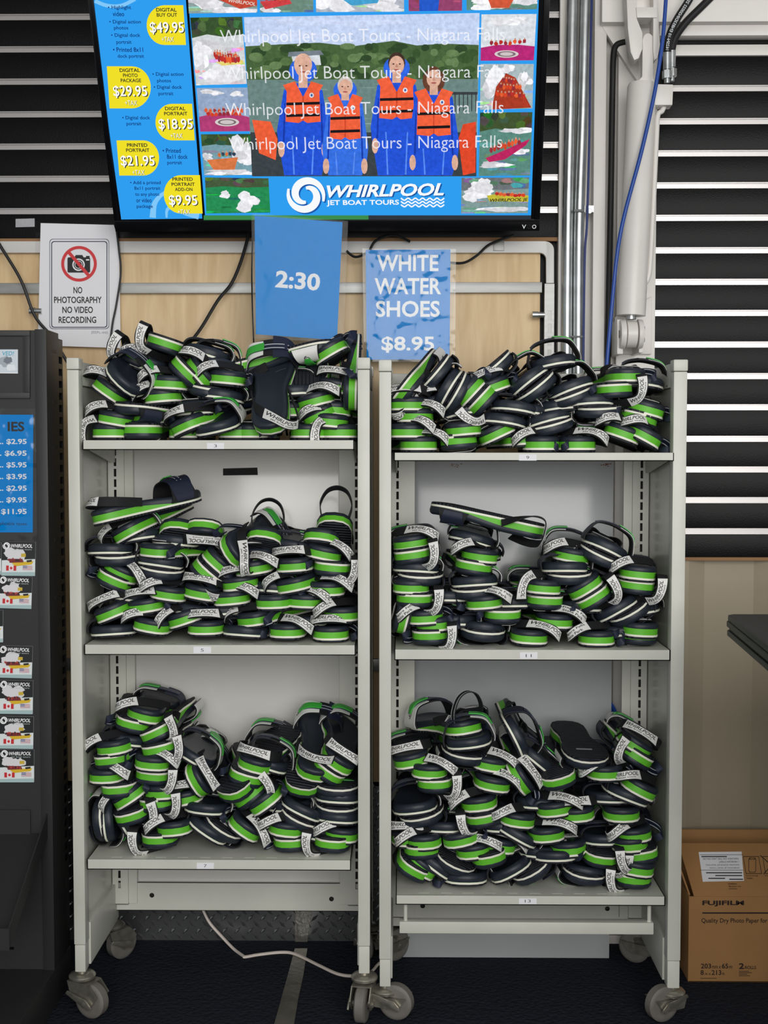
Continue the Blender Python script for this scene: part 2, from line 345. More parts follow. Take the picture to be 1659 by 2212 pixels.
# ------------------------------------------------------------------ shelving racks
M_wheel = mat('caster_rubber', (112, 108, 102), .6, var=.1, vscale=40)
M_zinc = mat('caster_zinc', (170, 166, 154), .36, metal=.8, var=.25, vscale=60)
RD = .33                                   # rack depth
def caster(rack, top, head, brake):
    """swivel plate, forked housing, wheel and brake lever under a post; head: trail direction in degrees"""
    x, y, z = top; r = .039; tr = .026
    d = Vector((math.cos(math.radians(head)), math.sin(math.radians(head)), 0)); s = Vector((-d.y, d.x, 0))
    c = Vector((x, y, 0)); ax = c+d*tr+Vector((0, 0, r+.001))
    zt = z-.006; sw = .020
    ch = [cyl(c+Vector((0, 0, zt-.004)), c+Vector((0, 0, z+.012)), .011, n=16), lathe(c+Vector((0, 0, zt-.016)), c+Vector((0, 0, zt)), [(0, .020), (.25, .029), (.55, .030), (.8, .027), (1, .016)])]
    for sg in (-1, 1):
        a = c+s*(sg*sw)
        poly = [a-d*.025+Vector((0, 0, zt-.016)), a+d*.034+Vector((0, 0, zt-.016)), ax+s*(sg*sw)+d*.030+Vector((0, 0, .016)), ax+s*(sg*sw)+d*.012-Vector((0, 0, .008)), ax+s*(sg*sw)-d*.008-Vector((0, 0, .012)), a-d*.018+Vector((0, 0, zt-.040))]
        ch.append(prism(poly, s*(sg*.0025)))
    ch.append(prism([c-d*.025-s*sw+Vector((0, 0, zt-.016)), c+d*.034-s*sw+Vector((0, 0, zt-.016)), c+d*.034+s*sw+Vector((0, 0, zt-.016)), c-d*.025+s*sw+Vector((0, 0, zt-.016))], (0, 0, -.003)))
    f = part('caster', ch, M_zinc, rack, label='zinc swivel caster fork')
    wd = .013
    part('wheel', [lathe(ax-s*wd, ax+s*wd, [(0, .010), (0, .030), (.02, r-.004), (.15, r), (.85, r), (.98, r-.004), (1, .030), (1, .010)], 32)], M_wheel, f)
    part('axle', [cyl(ax-s*(sw+.006), ax+s*(sw+.006), .0065, n=6)], M_zinc, f)
    if brake:
        q = ax+s*(brake*(sw+.006)); u = Vector((0, 0, 1))
        part('brake_lever', [prism([q-d*.02+u*.002, q+d*.012-u*.012, q+d*.02-u*.006, q+d*.004+u*.010, q-d*.014+u*.014, q-d*.046+u*.022, q-d*.05+u*.016], s*(brake*.004))], M_zinc, f, bevel=.0008)
def rack(label, lp, rp, ytop, ybl, ybr, shelves, y0=0.0):
    """lp, rp: pixel edges of the front posts; shelves: (row pixel top, bottom, x0, x1, number, card pixels)"""
    xa, xb = X(lp[0], 1400, y0), X(lp[1], 1400, y0); xc, xd = X(rp[0], 1400, y0), X(rp[1], 1400, y0)
    zt = Z(ytop, y0); zbot = (Z(ybl, y0)+Z(ybr, y0))/2
    r = thing('shelving_rack', ((xa+xd)/2, y0+RD/2, 0), label, 'shelving rack', 'grey wheeled shelving racks')
    yr = y0+RD
    for (p0, p1, sg) in ((xa, xb, 1), (xc, xd, -1)):
        for (ya, yb) in ((y0, y0+.035), (yr-.035, yr)):
            part('post', [box(p0, p1, ya, yb, zbot+.062, zt-.026), box(p0+.001, p1-.001, ya+.001, yb-.001, zbot, zbot+.061)], M_rack, r, bevel=.0022)
            part('post_cap', box(p0-.001, p1+.001, ya-.001, yb+.001, zt-.025, zt), M_rack, r, bevel=.003)
        xo, xi = (p0+.003, p1-.006) if sg > 0 else (p1-.003, p0+.006)
        a, b = min(xo, xi), max(xo, xi)
        part('side_panel', box(a, b, y0+.035, yr-.035, zbot+.06, zt-.06), mat('side_panel_gloss', (206, 206, 196), .2), r)
        part('side_rail', box(min(p0, p1)+.001, max(p0, p1)-.001, y0+.035, yr-.035, zt-.058, zt-.006), M_rack, r, bevel=.002)
        part('side_rail', box(a-(0 if sg > 0 else .009), b+(.009 if sg > 0 else 0), y0+.035, yr-.035, zbot+.004, zbot+.10), M_rack, r, bevel=.002)
        # slotted shelf standard at the rear inner corner
        xs = p1 if sg > 0 else p0
        u0, u1 = (xs-.004, xs+.034) if sg > 0 else (xs-.034, xs+.004)
        cx = xs+sg*.013; z = zbot+.09; sl = []
        while z < zt-.1: sl.append((z, z+.0185)); z += .025
        part('slotted_standard', slotted(u0, u1, yr-.052, yr-.03, zbot+.05, zt-.07, cx-.003, cx+.003, sl)+[box(u1 if sg > 0 else u0-.02, u1+.02 if sg > 0 else u0, yr-.044, yr-.03, zbot+.05, zt-.07)], [M_rack, M_cavity], r)
        part('rivet', lathe((xs+sg*.026, yr-.052, zt-.42), (xs+sg*.026, yr-.0535, zt-.42), [(0, .0075), (.6, .007), (1, .004)], 14), M_rack, r)
    part('rear_rail', box(xb-.002, xc+.002, yr-.03, yr-.004, zt-.062, zt-.012), M_rack, r, bevel=.002)
    for (ya, yb, x0, x1, num, cp) in shelves:
        za, zb = Z(ya, y0), Z(yb, y0); sx0, sx1 = X(x0, ya, y0), X(x1, ya, y0)
        brd = [box(sx0, sx1, y0+.002, y0+.014, za-.002, za), box(sx0, sx1, y0+.0165, yr-.05, za-.002, za)]; xx = sx0+.05; last = sx0
        while xx < sx1-.06: brd.append(box(last, xx, y0+.014, y0+.0165, za-.002, za)); last = xx+.024; xx += .049
        brd.append(box(last, sx1, y0+.014, y0+.0165, za-.002, za))
        sh = part('shelf', brd+[box(sx0, sx1, y0, y0+.003, zb, za), box(sx0, sx1, y0, y0+.02, zb, zb+.002), box(sx0, sx0+.002, y0, yr-.05, zb, za), box(sx1-.002, sx1, y0, yr-.05, zb, za), box(sx0, sx1, yr-.052, yr-.05, zb, za)], M_rack, r)
        f_ = wallframe(y0-.0004)
        (c0, c1, c2, c3) = cp; m_ = (c0+c2)/2; hw = 3.2*len(num)
        part('number_card', [sheet(f_, [(c0, c1), (c2, c1), (c2, c3), (c0, c3)], -.0003, .0003), tchunk(f_, num, (m_-hw, c3-3.5), (m_+hw, c3-3.5), 6.5, .0005, .0, 0, 1)], [M_paper, mat('ink_grey', (90, 90, 96), .6)], sh, smooth=False)
        for (bx, sg) in ((sx0+.004, 1), (sx1-.004, -1)):
            part('bracket', prism([(bx, y0+.04, zb), (bx, yr-.05, zb), (bx, yr-.05, zb-.03), (bx, yr-.09, zb-.03)], (sg*.003, 0, 0)), M_rack, sh)
    return r, (xa, xb, xc, xd, zt, zbot, yr)
rackL, gL = rack('grey wheeled steel rack of sandals beside the black display stand', (152, 177), (773, 799), 772, 2097, 2111,
    [(951, 972, 178, 765, '3', (447, 957, 484, 970)), (1394, 1416, 182, 768, '5', (418, 1397, 456, 1411)), (1859, 1881, 188, 758, '7', (425, 1864, 462, 1877))])
rackR, gR = rack('grey wheeled steel rack of sandals beside the cardboard carton', (819, 845), (1449, 1478), 777, 2127, 2137,
    [(978, 996, 851, 1456, '9', (1121, 982, 1159, 995)), (1403, 1426, 852, 1448, '11', (1123, 1409, 1161, 1423)), (1934, 1954, 855, 1437, '13', (1121, 1941, 1159, 1953))])
for (r, g, hd) in ((rackL, gL, ((-25, -1), (50, -1), (-100, -1), (100, 1))), (rackR, gR, ((-20, -1), (40, 1), (205, 1), (150, -1)))):
    xa, xb, xc, xd, zt, zbot, yr = g
    for (x, y), (h, bk) in zip((((xa+xb)/2, .018), ((xa+xb)/2, RD-.018), ((xc+xd)/2, .018), ((xc+xd)/2, RD-.018)), hd):
        caster(r, (x, y, zbot), h, bk)
xa, xb, xc, xd, zt, zbot, yr = gL
# back sheet of the first rack, its lower rear rail and the strip of black tape
yp = yr-.028
pn = part('back_panel', box(xb+.04, xc-.004, yp, yp+.004, Z(1930, yp), Z(955, yp)), M_panel, rackL, bevel=.0008)
part('tape_strip', sheet(wallframe(yp), [(482, 1012), (556, 1010), (557, 1026), (482, 1027)], .0002, .0012), M_slot, pn)
part('rear_rail', holed(xb-.002, xc+.002, yp-.01, yp+.012, Z(1966, yp), Z(1905, yp), [(P(hx, hy, yp-.01).x, P(hx, hy, yp-.01).z, .006) for hx, hy in ((328, 1934), (716, 1942))]), [M_rack, M_cavity], rackL)
xa, xb, xc, xd, zt, zbot, yr = gR; yp = yr-.028
part('rear_rail', holed(xb-.002, xc+.002, yp-.004, yp+.012, Z(2000, yp), Z(1944, yp), [(P(hx, hy, yp-.004).x, P(hx, hy, yp-.004).z, .006) for hx, hy in ((913, 1957), (1312, 1963))]), [M_rack, M_cavity], rackR)
# hanger bar under shelf 13
hb = part('hanger_bar', box(X(863, 2000, .02), X(1412, 2000, .02), .02, .045, Z(2016, .02), Z(1991, .02)), M_rack, rackR, bevel=.0015)
for px in (876, 1402):
    a = P(px, 1993, .03); part('hanger_rod', [cyl(a, (a.x, a.y, Z(1950, .03)), .0045, n=12), lathe(a+Vector((0, 0, -.003)), a+Vector((0, 0, .006)), [(0, .008), (1, .0045)], 12)], M_rack, hb)
# loose grey sheet standing behind the second rack
yq = yr+.012
gs = thing('metal_sheet', (X(1095, 1500, yq), yq, 0), 'glossy grey metal sheet standing behind the rack near the carton', 'metal sheet')
part('sheet', box(X(868, 1500, yq), X(1321, 1500, yq), yq, yq+.003, .001, Z(993, yq)), M_gpanel, gs, bevel=.0006)
M_rust = mat('rust', (126, 72, 42), .9)
fq = wallframe(yq); ch = []
for (bx, by) in ((985, 1005), (1310, 1003)):
    for i in range(10):
        q = (bx+random.uniform(-12, 12), by+random.uniform(-3, 4)); ch.append(flat(fq, ell(q[0], q[1], random.uniform(.8, 2.4), random.uniform(.6, 1.6), 7), .0004))
part('rust_stain', ch, M_rust, gs, smooth=False)
# ------------------------------------------------------------------ television
def attrmat(name, noise):
    m = bpy.data.materials.new(name); m.use_nodes = True; nt = m.node_tree; nt.nodes.remove(nt.nodes['Principled BSDF'])
    at = nt.nodes.new('ShaderNodeVertexColor'); at.layer_name = 'Col'; em = nt.nodes.new('ShaderNodeEmission')
    nt.links.new(em.outputs[0], nt.nodes['Material Output'].inputs[0])
    if noise:
        tc = nt.nodes.new('ShaderNodeTexCoord'); nz = nt.nodes.new('ShaderNodeTexNoise'); nz.inputs['Scale'].default_value = 120; nz.inputs['Detail'].default_value = 5
        mr = nt.nodes.new('ShaderNodeMapRange'); mr.inputs[1].default_value = .3; mr.inputs[2].default_value = .7; mr.inputs[3].default_value = 1-noise; mr.inputs[4].default_value = 1+noise
        mu = nt.nodes.new('ShaderNodeVectorMath'); mu.operation = 'SCALE'
        nt.links.new(tc.outputs['Object'], nz.inputs[0]); nt.links.new(nz.outputs['Fac'], mr.inputs[0]); nt.links.new(at.outputs[0], mu.inputs[0]); nt.links.new(mr.outputs[0], mu.inputs['Scale']); nt.links.new(mu.outputs[0], em.inputs[0])
    else: nt.links.new(at.outputs[0], em.inputs[0])
    return m
M_scr = attrmat('screen_graphic', 0); M_pic = attrmat('screen_photograph', .16)
# printed pictures (paper) use the same colour attribute on a diffuse surface
M_print = mat('printed_picture', (200, 200, 200), .5); at_ = M_print.node_tree.nodes.new('ShaderNodeVertexColor'); at_.layer_name = 'Col'
M_print.node_tree.links.new(at_.outputs[0], M_print.node_tree.nodes['Principled BSDF'].inputs['Base Color'])
def art(name, parent, fr, items, m, n0=.0006, dn=.00006):
    """layered flat shapes: items = (rgb, pixel points) or (rgb, chunk)"""
    off = rootloc(parent); V = []; F = []; C_ = []
    for i, (rgb, pts) in enumerate(items):
        if isinstance(pts, tuple): v, f, _ = pts; v = [Vector(p)+fr.n*(i*dn) for p in v]
        else: v, f, _ = flat(fr, pts, n0+i*dn)
        b = len(V); V += [tuple(Vector(p)-off) for p in v]; F += [tuple(k+b for k in q) for q in f]; C_ += [lin(*rgb)]*len(f)
    me = bpy.data.meshes.new(name); me.from_pydata(V, [], F); me.materials.append(m)
    ca = me.color_attributes.new('Col', 'FLOAT_COLOR', 'CORNER')
    for p, c in zip(me.polygons, C_):
        for li in p.loop_indices: ca.data[li].color = c
    return link(name, me, parent)
def quadmap(q):
    (a, b, c, d) = [Vector(p) for p in q]
    return lambda u, v: tuple((a*(1-u)+b*u)*(1-v)+(d*(1-u)+c*u)*v)
def blob(mp, u, v, ru, rv, n=14, j=.25, rnd=random):
    return [mp(min(1, max(0, u+ru*math.cos(2*math.pi*i/n)*(1+rnd.uniform(-j, j)))), min(1, max(0, v+rv*math.sin(2*math.pi*i/n)*(1+rnd.uniform(-j, j))))) for i in range(n)]
def qp(mp, pts): return [mp(*p) for p in pts]
FULL = [(0, 0), (1, 0), (1, 1), (0, 1)]
def clipb(mp, cx, cy, r, n=9, jit=.3): return blob(mp, cx, cy, r, r*.8, n, jit)
def boat_picture(q, bg, far, hull, boat, splash, crowd, seed, hy=.5):
    """water, far bank, spray and a boat full of passengers"""
    random.seed(seed); mp = quadmap(q); it = [(bg, qp(mp, FULL))]
    if far: it += [(far, qp(mp, [(0, 0), (1, 0), (1, hy*.62), (.6, hy*.7), (.3, hy*.6), (0, hy*.72)]))]+[(tuple(int(c*random.uniform(.6, 1.5)) for c in far), clipb(mp, random.random(), random.uniform(0, hy*.55), .09)) for _ in range(14)]
    for _ in range(16): u = random.random(); v = random.uniform(hy, 1); it.append((tuple(min(255, int(c*random.uniform(.75, 1.35))) for c in bg), blob(mp, u, v, random.uniform(.06, .2), random.uniform(.015, .04))))
    for (u, v, ru, rv) in splash:
        for _ in range(7): g = random.randint(205, 250); it.append(((g, g, min(255, g+4)), blob(mp, u+random.uniform(-ru, ru)*.6, v+random.uniform(-rv, rv)*.6, ru*random.uniform(.35, .8), rv*random.uniform(.35, .8))))
    if hull: it.append((boat, qp(mp, hull)))
    for (u0, v0, u1, v1, k, cols) in crowd:
        for i in range(k):
            t = (i+.5)/k; u = u0+(u1-u0)*t; v = v0+(v1-v0)*t+random.uniform(-.02, .02)
            it.append((random.choice(cols), blob(mp, u, v, .035, .05, 8))); it.append(((196, 150, 128), blob(mp, u, v-.055, .016, .022, 7, .05)))
    random.seed(99); return it
wv_, rl_ = -.0312, -.0055
exT = Vector((math.cos(wv_)*math.cos(rl_), math.sin(wv_), math.sin(rl_)))
TV = Frame((-.1775, .30, 1.7778), exT, (0, -math.sin(.4538), math.cos(.4538)))
tvW, tvH = 1.010, .60
tv = thing('television', TV.w(0, 0, -.05), 'large flat television tilted down, showing a blue boat tour price board', 'television')
def tb(u0, u1, v0, v1, n0, n1): return prism([TV.w(u0, v0, n0), TV.w(u1, v0, n0), TV.w(u1, v1, n0), TV.w(u0, v1, n0)], TV.n*(n1-n0))
M_bez = mat('tv_bezel_gloss', (13, 13, 15), .18)
part('housing', [tb(-tvW/2+.004, tvW/2-.004, .004, tvH-.004, -.022, -.004), tb(-.34, .34, .06, .46, -.060, -.022)], M_dark, tv, bevel=.004)
bw = .013; bb = .027
part('bezel', [tb(-tvW/2, tvW/2, 0, bb, -.008, .004), tb(-tvW/2, tvW/2, tvH-bw, tvH, -.008, .004), tb(-tvW/2, -tvW/2+bw, bb, tvH-bw, -.008, .004), tb(tvW/2-bw, tvW/2, bb, tvH-bw, -.008, .004)], M_bez, tv, bevel=.0012)
arm_ = TV.w(0, .28, -.06)
part('wall_bracket', [box(-.45, .10, WY-.012, WY-.001, arm_.z-.12, arm_.z+.12), cyl(arm_+Vector((-.1, -.005, 0)), (arm_.x-.1, WY-.006, arm_.z), .02, n=12), cyl(arm_+Vector((.1, -.005, 0)), (arm_.x+.1, WY-.006, arm_.z), .02, n=12)], M_dark, tv)
scr = part('screen', tb(-tvW/2+bw, tvW/2-bw, bb, tvH-bw, -.006, 0), M_bez, tv)
part('brand_lettering', [tchunk(TV, 'V', (1127, 493), (1136, 493), 9, .0046, .02), tchunk(TV, 'O', (1149, 493), (1158, 493), 9, .0046, .02)], M_paper, tv, smooth=False)
part('brand_lettering', [tchunk(TV, 'IZI', (1138, 493), (1147, 493), 9, .0046, .0)], mat('dim_lettering', (44, 44, 46), .4), tv, smooth=False)
BL = (48, 158, 240); LB = (130, 200, 248); YL = (240, 224, 40); NV = (18, 52, 120)
TL = [(200, -60), (404, -60), (438, 470), (262, 474)]
items = [(BL, [(190, -60), (397, -60), (437, 472), (262, 474)]), (BL, [(402, -60), (1166, -60), (1147, 466), (443, 466)]),
         ((60, 140, 78), [(440, 465), (796, 465), (796, 474), (440, 475)]), ((48, 54, 64), [(796, 465), (1147, 465), (1147, 475), (796, 474)])]
art('background', scr, TV, items, M_scr, .0003)
# pale swirls behind the price column
sw = [(LB, stroke(TV, [(205, 2), (232, 12), (262, 12), (292, -2)], 8, .0009)), (LB, stroke(TV, [(330, 470), (334, 440), (350, 420), (372, 410)], lambda t: 14-9*t, .0009)), (LB, stroke(TV, [(360, 470), (362, 452), (380, 444), (400, 458), (430, 466)], lambda t: 4+12*t, .0009))]
art('swirl', scr, TV, sw, M_scr)
def dtag(x0, y0, x1, y1, left):
    r = (y1-y0)/2; cy = (y0+y1)/2; sk = 6
    if left: return [(x1, y0), (x1+sk, y1)]+[(x0+r*.9+sk*.5+r*.9*math.cos(math.radians(a)), cy+r*math.sin(math.radians(a))) for a in range(90, 271, 12)]
    return [(x0+sk, y1), (x0, y0)]+[(x1-r*.9+r*.9*math.cos(math.radians(a)), cy+r*math.sin(math.radians(a))) for a in range(-90, 91, 12)]
tags = [((314, 11, 396, 97), True, ['DIGITAL', 'BUY OUT'], '$49.95', 362), ((231, 143, 326, 234), False, ['DIGITAL', 'PHOTO', 'PACKAGE'], '$29.95', 283), ((333, 224, 415, 303), True, ['DIGITAL', 'PORTRAIT'], '$18.95', 381),
        ((252, 303, 344, 379), False, ['PRINTED', 'PORTRAIT'], '$21.95', 299), ((351, 378, 432, 461), True, ['PRINTED', 'PORTRAIT', 'ADD-ON'], '$9.95', 397)]
for (bx, lf, lines, price, cx) in tags:
    t_ = art('price_tag', scr, TV, [(YL, dtag(*bx, lf))], M_scr, .0012)
    y = bx[1]+(14 if len(lines) == 2 else 12.5); it = []; n = len(lines)
    for k, s_ in enumerate(lines):
        hw = 3.15*len(s_); it.append(((24, 32, 40), tchunk(TV, s_, (cx-hw+k*1.2-2, y+k*11), (cx+hw+k*1.2-2, y+k*11), 7.5, .0014, .02)))
    yb_ = bx[1]+(63 if n == 2 else 68)-(5 if bx[3]-bx[1] < 80 else 0); w_ = 6.1*len(price)
    it += [((30, 36, 40), tchunk(TV, price, (cx-w_+2, yb_+1.5), (cx+w_+2, yb_+1.5), 25, .0014, .015)), ((250, 250, 246), tchunk(TV, price, (cx-w_, yb_), (cx+w_, yb_), 25, .0016, .012)),
           ((90, 90, 60), tchunk(TV, '+TAX', (cx-11, yb_+16.6), (cx+15, yb_+16.6), 10, .0014, .0)), ((250, 250, 240), tchunk(TV, '+TAX', (cx-12, yb_+16), (cx+14, yb_+16), 10, .0016, .0))]
    art('price_lettering', scr, TV, it, M_scr)
bul = [('• Highlight', 234, 284, 22), ('video', 244, 269, 35), ('• Digital action', 237, 305, 53), ('photos', 247, 278, 66), ('• Digital dock', 241, 304, 82), ('portrait', 252, 285, 97), ('• Printed 8x11', 245, 310, 112), ('dock portrait', 255, 312, 127),
       ('• Digital action', 330, 397, 166), ('photos', 340, 370, 180), ('• Digital dock', 333, 394, 194), ('portrait', 343, 375, 208), ('• Digital dock', 265, 325, 260), ('portrait', 274, 306, 273), ('• Printed', 352, 391, 330), ('8x11 dock', 361, 406, 343), ('portrait', 362, 394, 357),
       ('• Add a printed', 282, 348, 400), ('8x11 portrait', 291, 347, 412), ('to any photo', 293, 345, 425), ('or video', 295, 328, 437), ('package', 296, 331, 451)]
for (s_, a_, b_, y_) in bul: art('bullet_lettering', scr, TV, [(NV, tchunk(TV, s_, (a_, y_), (b_, y_), 9.5, .0014, .012))], M_scr, dn=0)
OR = [(214, 70, 40), (190, 50, 44), (228, 96, 52), (150, 50, 60)]
W_ = (196, 206, 206); TE = (92, 138, 126); GR = (60, 84, 50)
pics = [
 boat_picture([(404, -55), (554, -58), (556, 27), (408, 29)], (140, 160, 160), None, [(.25, .5), (1, .35), (1, .82), (.75, .9)], (196, 74, 52), [(.25, .75, .25, .2), (.7, .95, .3, .1)], [], 1, .4),
 boat_picture([(561, -58), (676, -60), (677, 26), (562, 27)], (110, 140, 126), None, [(.0, .72), (.55, .66), (.6, .78), (.1, .92)], (206, 66, 70), [(.2, .95, .2, .08)], [(.08, .66, .5, .64, 5, OR)], 2, .4),
 boat_picture([(682, -60), (872, -62), (873, 25), (683, 26)], (180, 186, 196), None, [(.25, .6), (.75, .5), (.7, .78), (.4, .84)], (70, 160, 206), [(.2, .7, .25, .3), (.8, .85, .25, .2)], [], 3, .4),
 boat_picture([(881, -62), (999, -62), (998, 23), (883, 24)], (150, 70, 110), None, [(.2, .4), (.6, .4), (.55, 1), (.2, 1)], (40, 90, 200), [], [(.1, .6, .9, .55, 5, OR)], 4, .3),
 boat_picture([(1007, -62), (1163, -62), (1160, 20), (1008, 22)], (96, 140, 126), None, [(.3, .7), (.7, .62), (.6, .95), (.35, .95)], (210, 90, 60), [(.3, .85, .25, .15), (.8, .8, .2, .1)], [], 5, .4),
 boat_picture([(411, 38), (523, 36), (533, 181), (424, 184)], (208, 212, 214), GR, [(.42, .66), (.95, .64), (.98, .70), (.55, .72)], (232, 214, 120), [(.4, .45, .3, .12), (.5, .85, .45, .15), (.15, .6, .2, .2)], [(.4, .56, .85, .6, 9, OR), (.42, .6, .9, .63, 9, OR)], 6, .42),
 boat_picture([(425, 190), (535, 189), (541, 283), (433, 284)], (150, 170, 200), None, [(0, .66), (.25, .6), (.75, .6), (1, .68), (1, 1), (0, 1)], (176, 62, 116), [(.3, .1, .2, .06), (.8, .14, .15, .06)], [(.1, .52, .9, .52, 9, OR), (.15, .6, .85, .6, 9, OR)], 7, .9),
 boat_picture([(434, 290), (545, 289), (549, 378), (441, 379)], (120, 158, 170), GR, [(.08, .62), (.7, .56), (.62, .86), (.2, .86)], (214, 120, 70), [(.8, .4, .2, .3), (.5, .92, .45, .07), (.1, .55, .1, .1)], [(.3, .5, .66, .46, 5, [(50, 70, 90), (210, 110, 60)])], 8, .4),
 boat_picture([(1040, 31), (1159, 30), (1153, 130), (1038, 131)], (216, 222, 228), None, [(0, .72), (.3, .66), (.7, .66), (1, .70), (1, 1), (0, 1)], (186, 44, 120), [(.5, .15, .35, .1)], [(.15, .62, .85, .6, 8, OR)], 9, .95),
 boat_picture([(1038, 138), (1153, 138), (1150, 234), (1037, 237)], (170, 186, 190), None, [(.48, .2), (.66, .3), (.98, .98), (.22, 1), (.3, .5)], (170, 60, 40), [(.2, .4, .2, .3), (.55, .12, .12, .12), (.85, .4, .12, .2)], [(.42, .35, .66, .38, 5, OR), (.36, .5, .78, .53, 7, OR), (.3, .66, .86, .7, 8, OR)], 10, .5),
 boat_picture([(1037, 243), (1150, 242), (1145, 379), (1034, 380)], TE, (66, 84, 50), [(.12, .72), (.3, .66), (.97, .42), (.9, .52), (.5, .74), (.2, .78)], (190, 40, 96), [(.3, .85, .3, .06), (.7, .3, .3, .05), (.85, .62, .15, .05)], [(.2, .6, .8, .45, 9, OR)], 11, .42),
 boat_picture([(443, 383), (580, 385), (584, 459), (446, 461)], (40, 140, 84), (70, 90, 60), None, W_, [(.68, .68, .16, .22), (.3, .5, .1, .1)], [], 12, .4),
 boat_picture([(997, 384), (1143, 383), (1140, 460), (996, 461)], (128, 154, 152), (110, 116, 120), [(.38, .5), (.55, .44), (1, .5), (1, .68), (.42, .66)], (196, 186, 60), [(.3, .35, .28, .3), (.6, .88, .4, .08)], [(.5, .46, .95, .5, 8, OR)], 13, .5)]
for it in pics: art('photo', scr, TV, it, M_pic, .0008, .00003)
# ribbed bow emblem on the pink boats, name on the yellow boat
art('bow_emblem', scr, TV, [((216, 206, 206), ell(491, 263, 26, 9)), ((120, 110, 112), ell(491, 263, 20, 6.5)), ((206, 196, 198), ell(491, 263, 15, 4.5)), ((216, 206, 206), ell(1094, 116, 26, 8)), ((130, 110, 120), ell(1094, 116, 20, 6)), ((206, 196, 198), ell(1094, 116, 14, 4))], M_scr, .004)
art('boat_lettering', scr, TV, [((40, 40, 30), tchunk(TV, 'WHIRLPOOL JE', (1058, 437), (1140, 435), 9, .0045, .02, .2)), ((230, 220, 214), tchunk(TV, 'WHIRLPOOL', (494, 4), (552, 12), 7, .0045, .015, .2))], M_scr, dn=0)
# ---- the large family portrait
random.seed(21)
it = [((196, 212, 242), [(527, 37), (1036, 28), (1029, 380), (545, 380)])]
for i in range(8): it.append(((206, 218, 246), ell(random.uniform(560, 1000), random.uniform(45, 85), random.uniform(30, 70), random.uniform(4, 10), 14)))
it.append(((74, 100, 62), [(530, 100), (600, 96), (690, 92), (760, 100), (850, 88), (900, 98), (960, 94), (1034, 97), (1032, 185), (534, 185)]))
for i in range(90):
    c = random.choice([(60, 86, 50), (88, 116, 70), (104, 130, 86), (52, 74, 46)]); it.append((c, ell(random.uniform(546, 1020), random.uniform(98, 168), random.uniform(8, 18), random.uniform(6, 12), 10)))
it += [((214, 220, 226), [(630, 118), (690, 114), (694, 140), (634, 140)]), ((120, 130, 140), [(624, 112), (692, 108), (700, 118), (622, 122)])]
it.append(((108, 134, 130), [(534, 172), (1033, 170), (1030, 290), (541, 290)]))
for i in range(30): y = random.uniform(176, 286); x = random.uniform(545, 960); it.append((random.choice([(126, 152, 148), (94, 120, 118), (140, 164, 160)]), [(x, y), (x+random.uniform(20, 60), y-1), (x+40, y+2)]))
it += [((60, 66, 70), [(950, 198), (1032, 198), (1031, 204), (950, 204)])]+[((56, 60, 66), [(x, 200), (x+2, 200), (x+2, 240), (x, 240)]) for x in range(955, 1030, 9)]
it += [((60, 68, 72), [(541, 285), (1030, 285), (1029, 380), (545, 380)]), ((236, 96, 58), [(545, 258), (585, 262), (600, 300), (596, 345), (560, 330)]), ((224, 74, 44), [(1000, 268), (1028, 262), (1027, 372), (1000, 378), (990, 300)])]
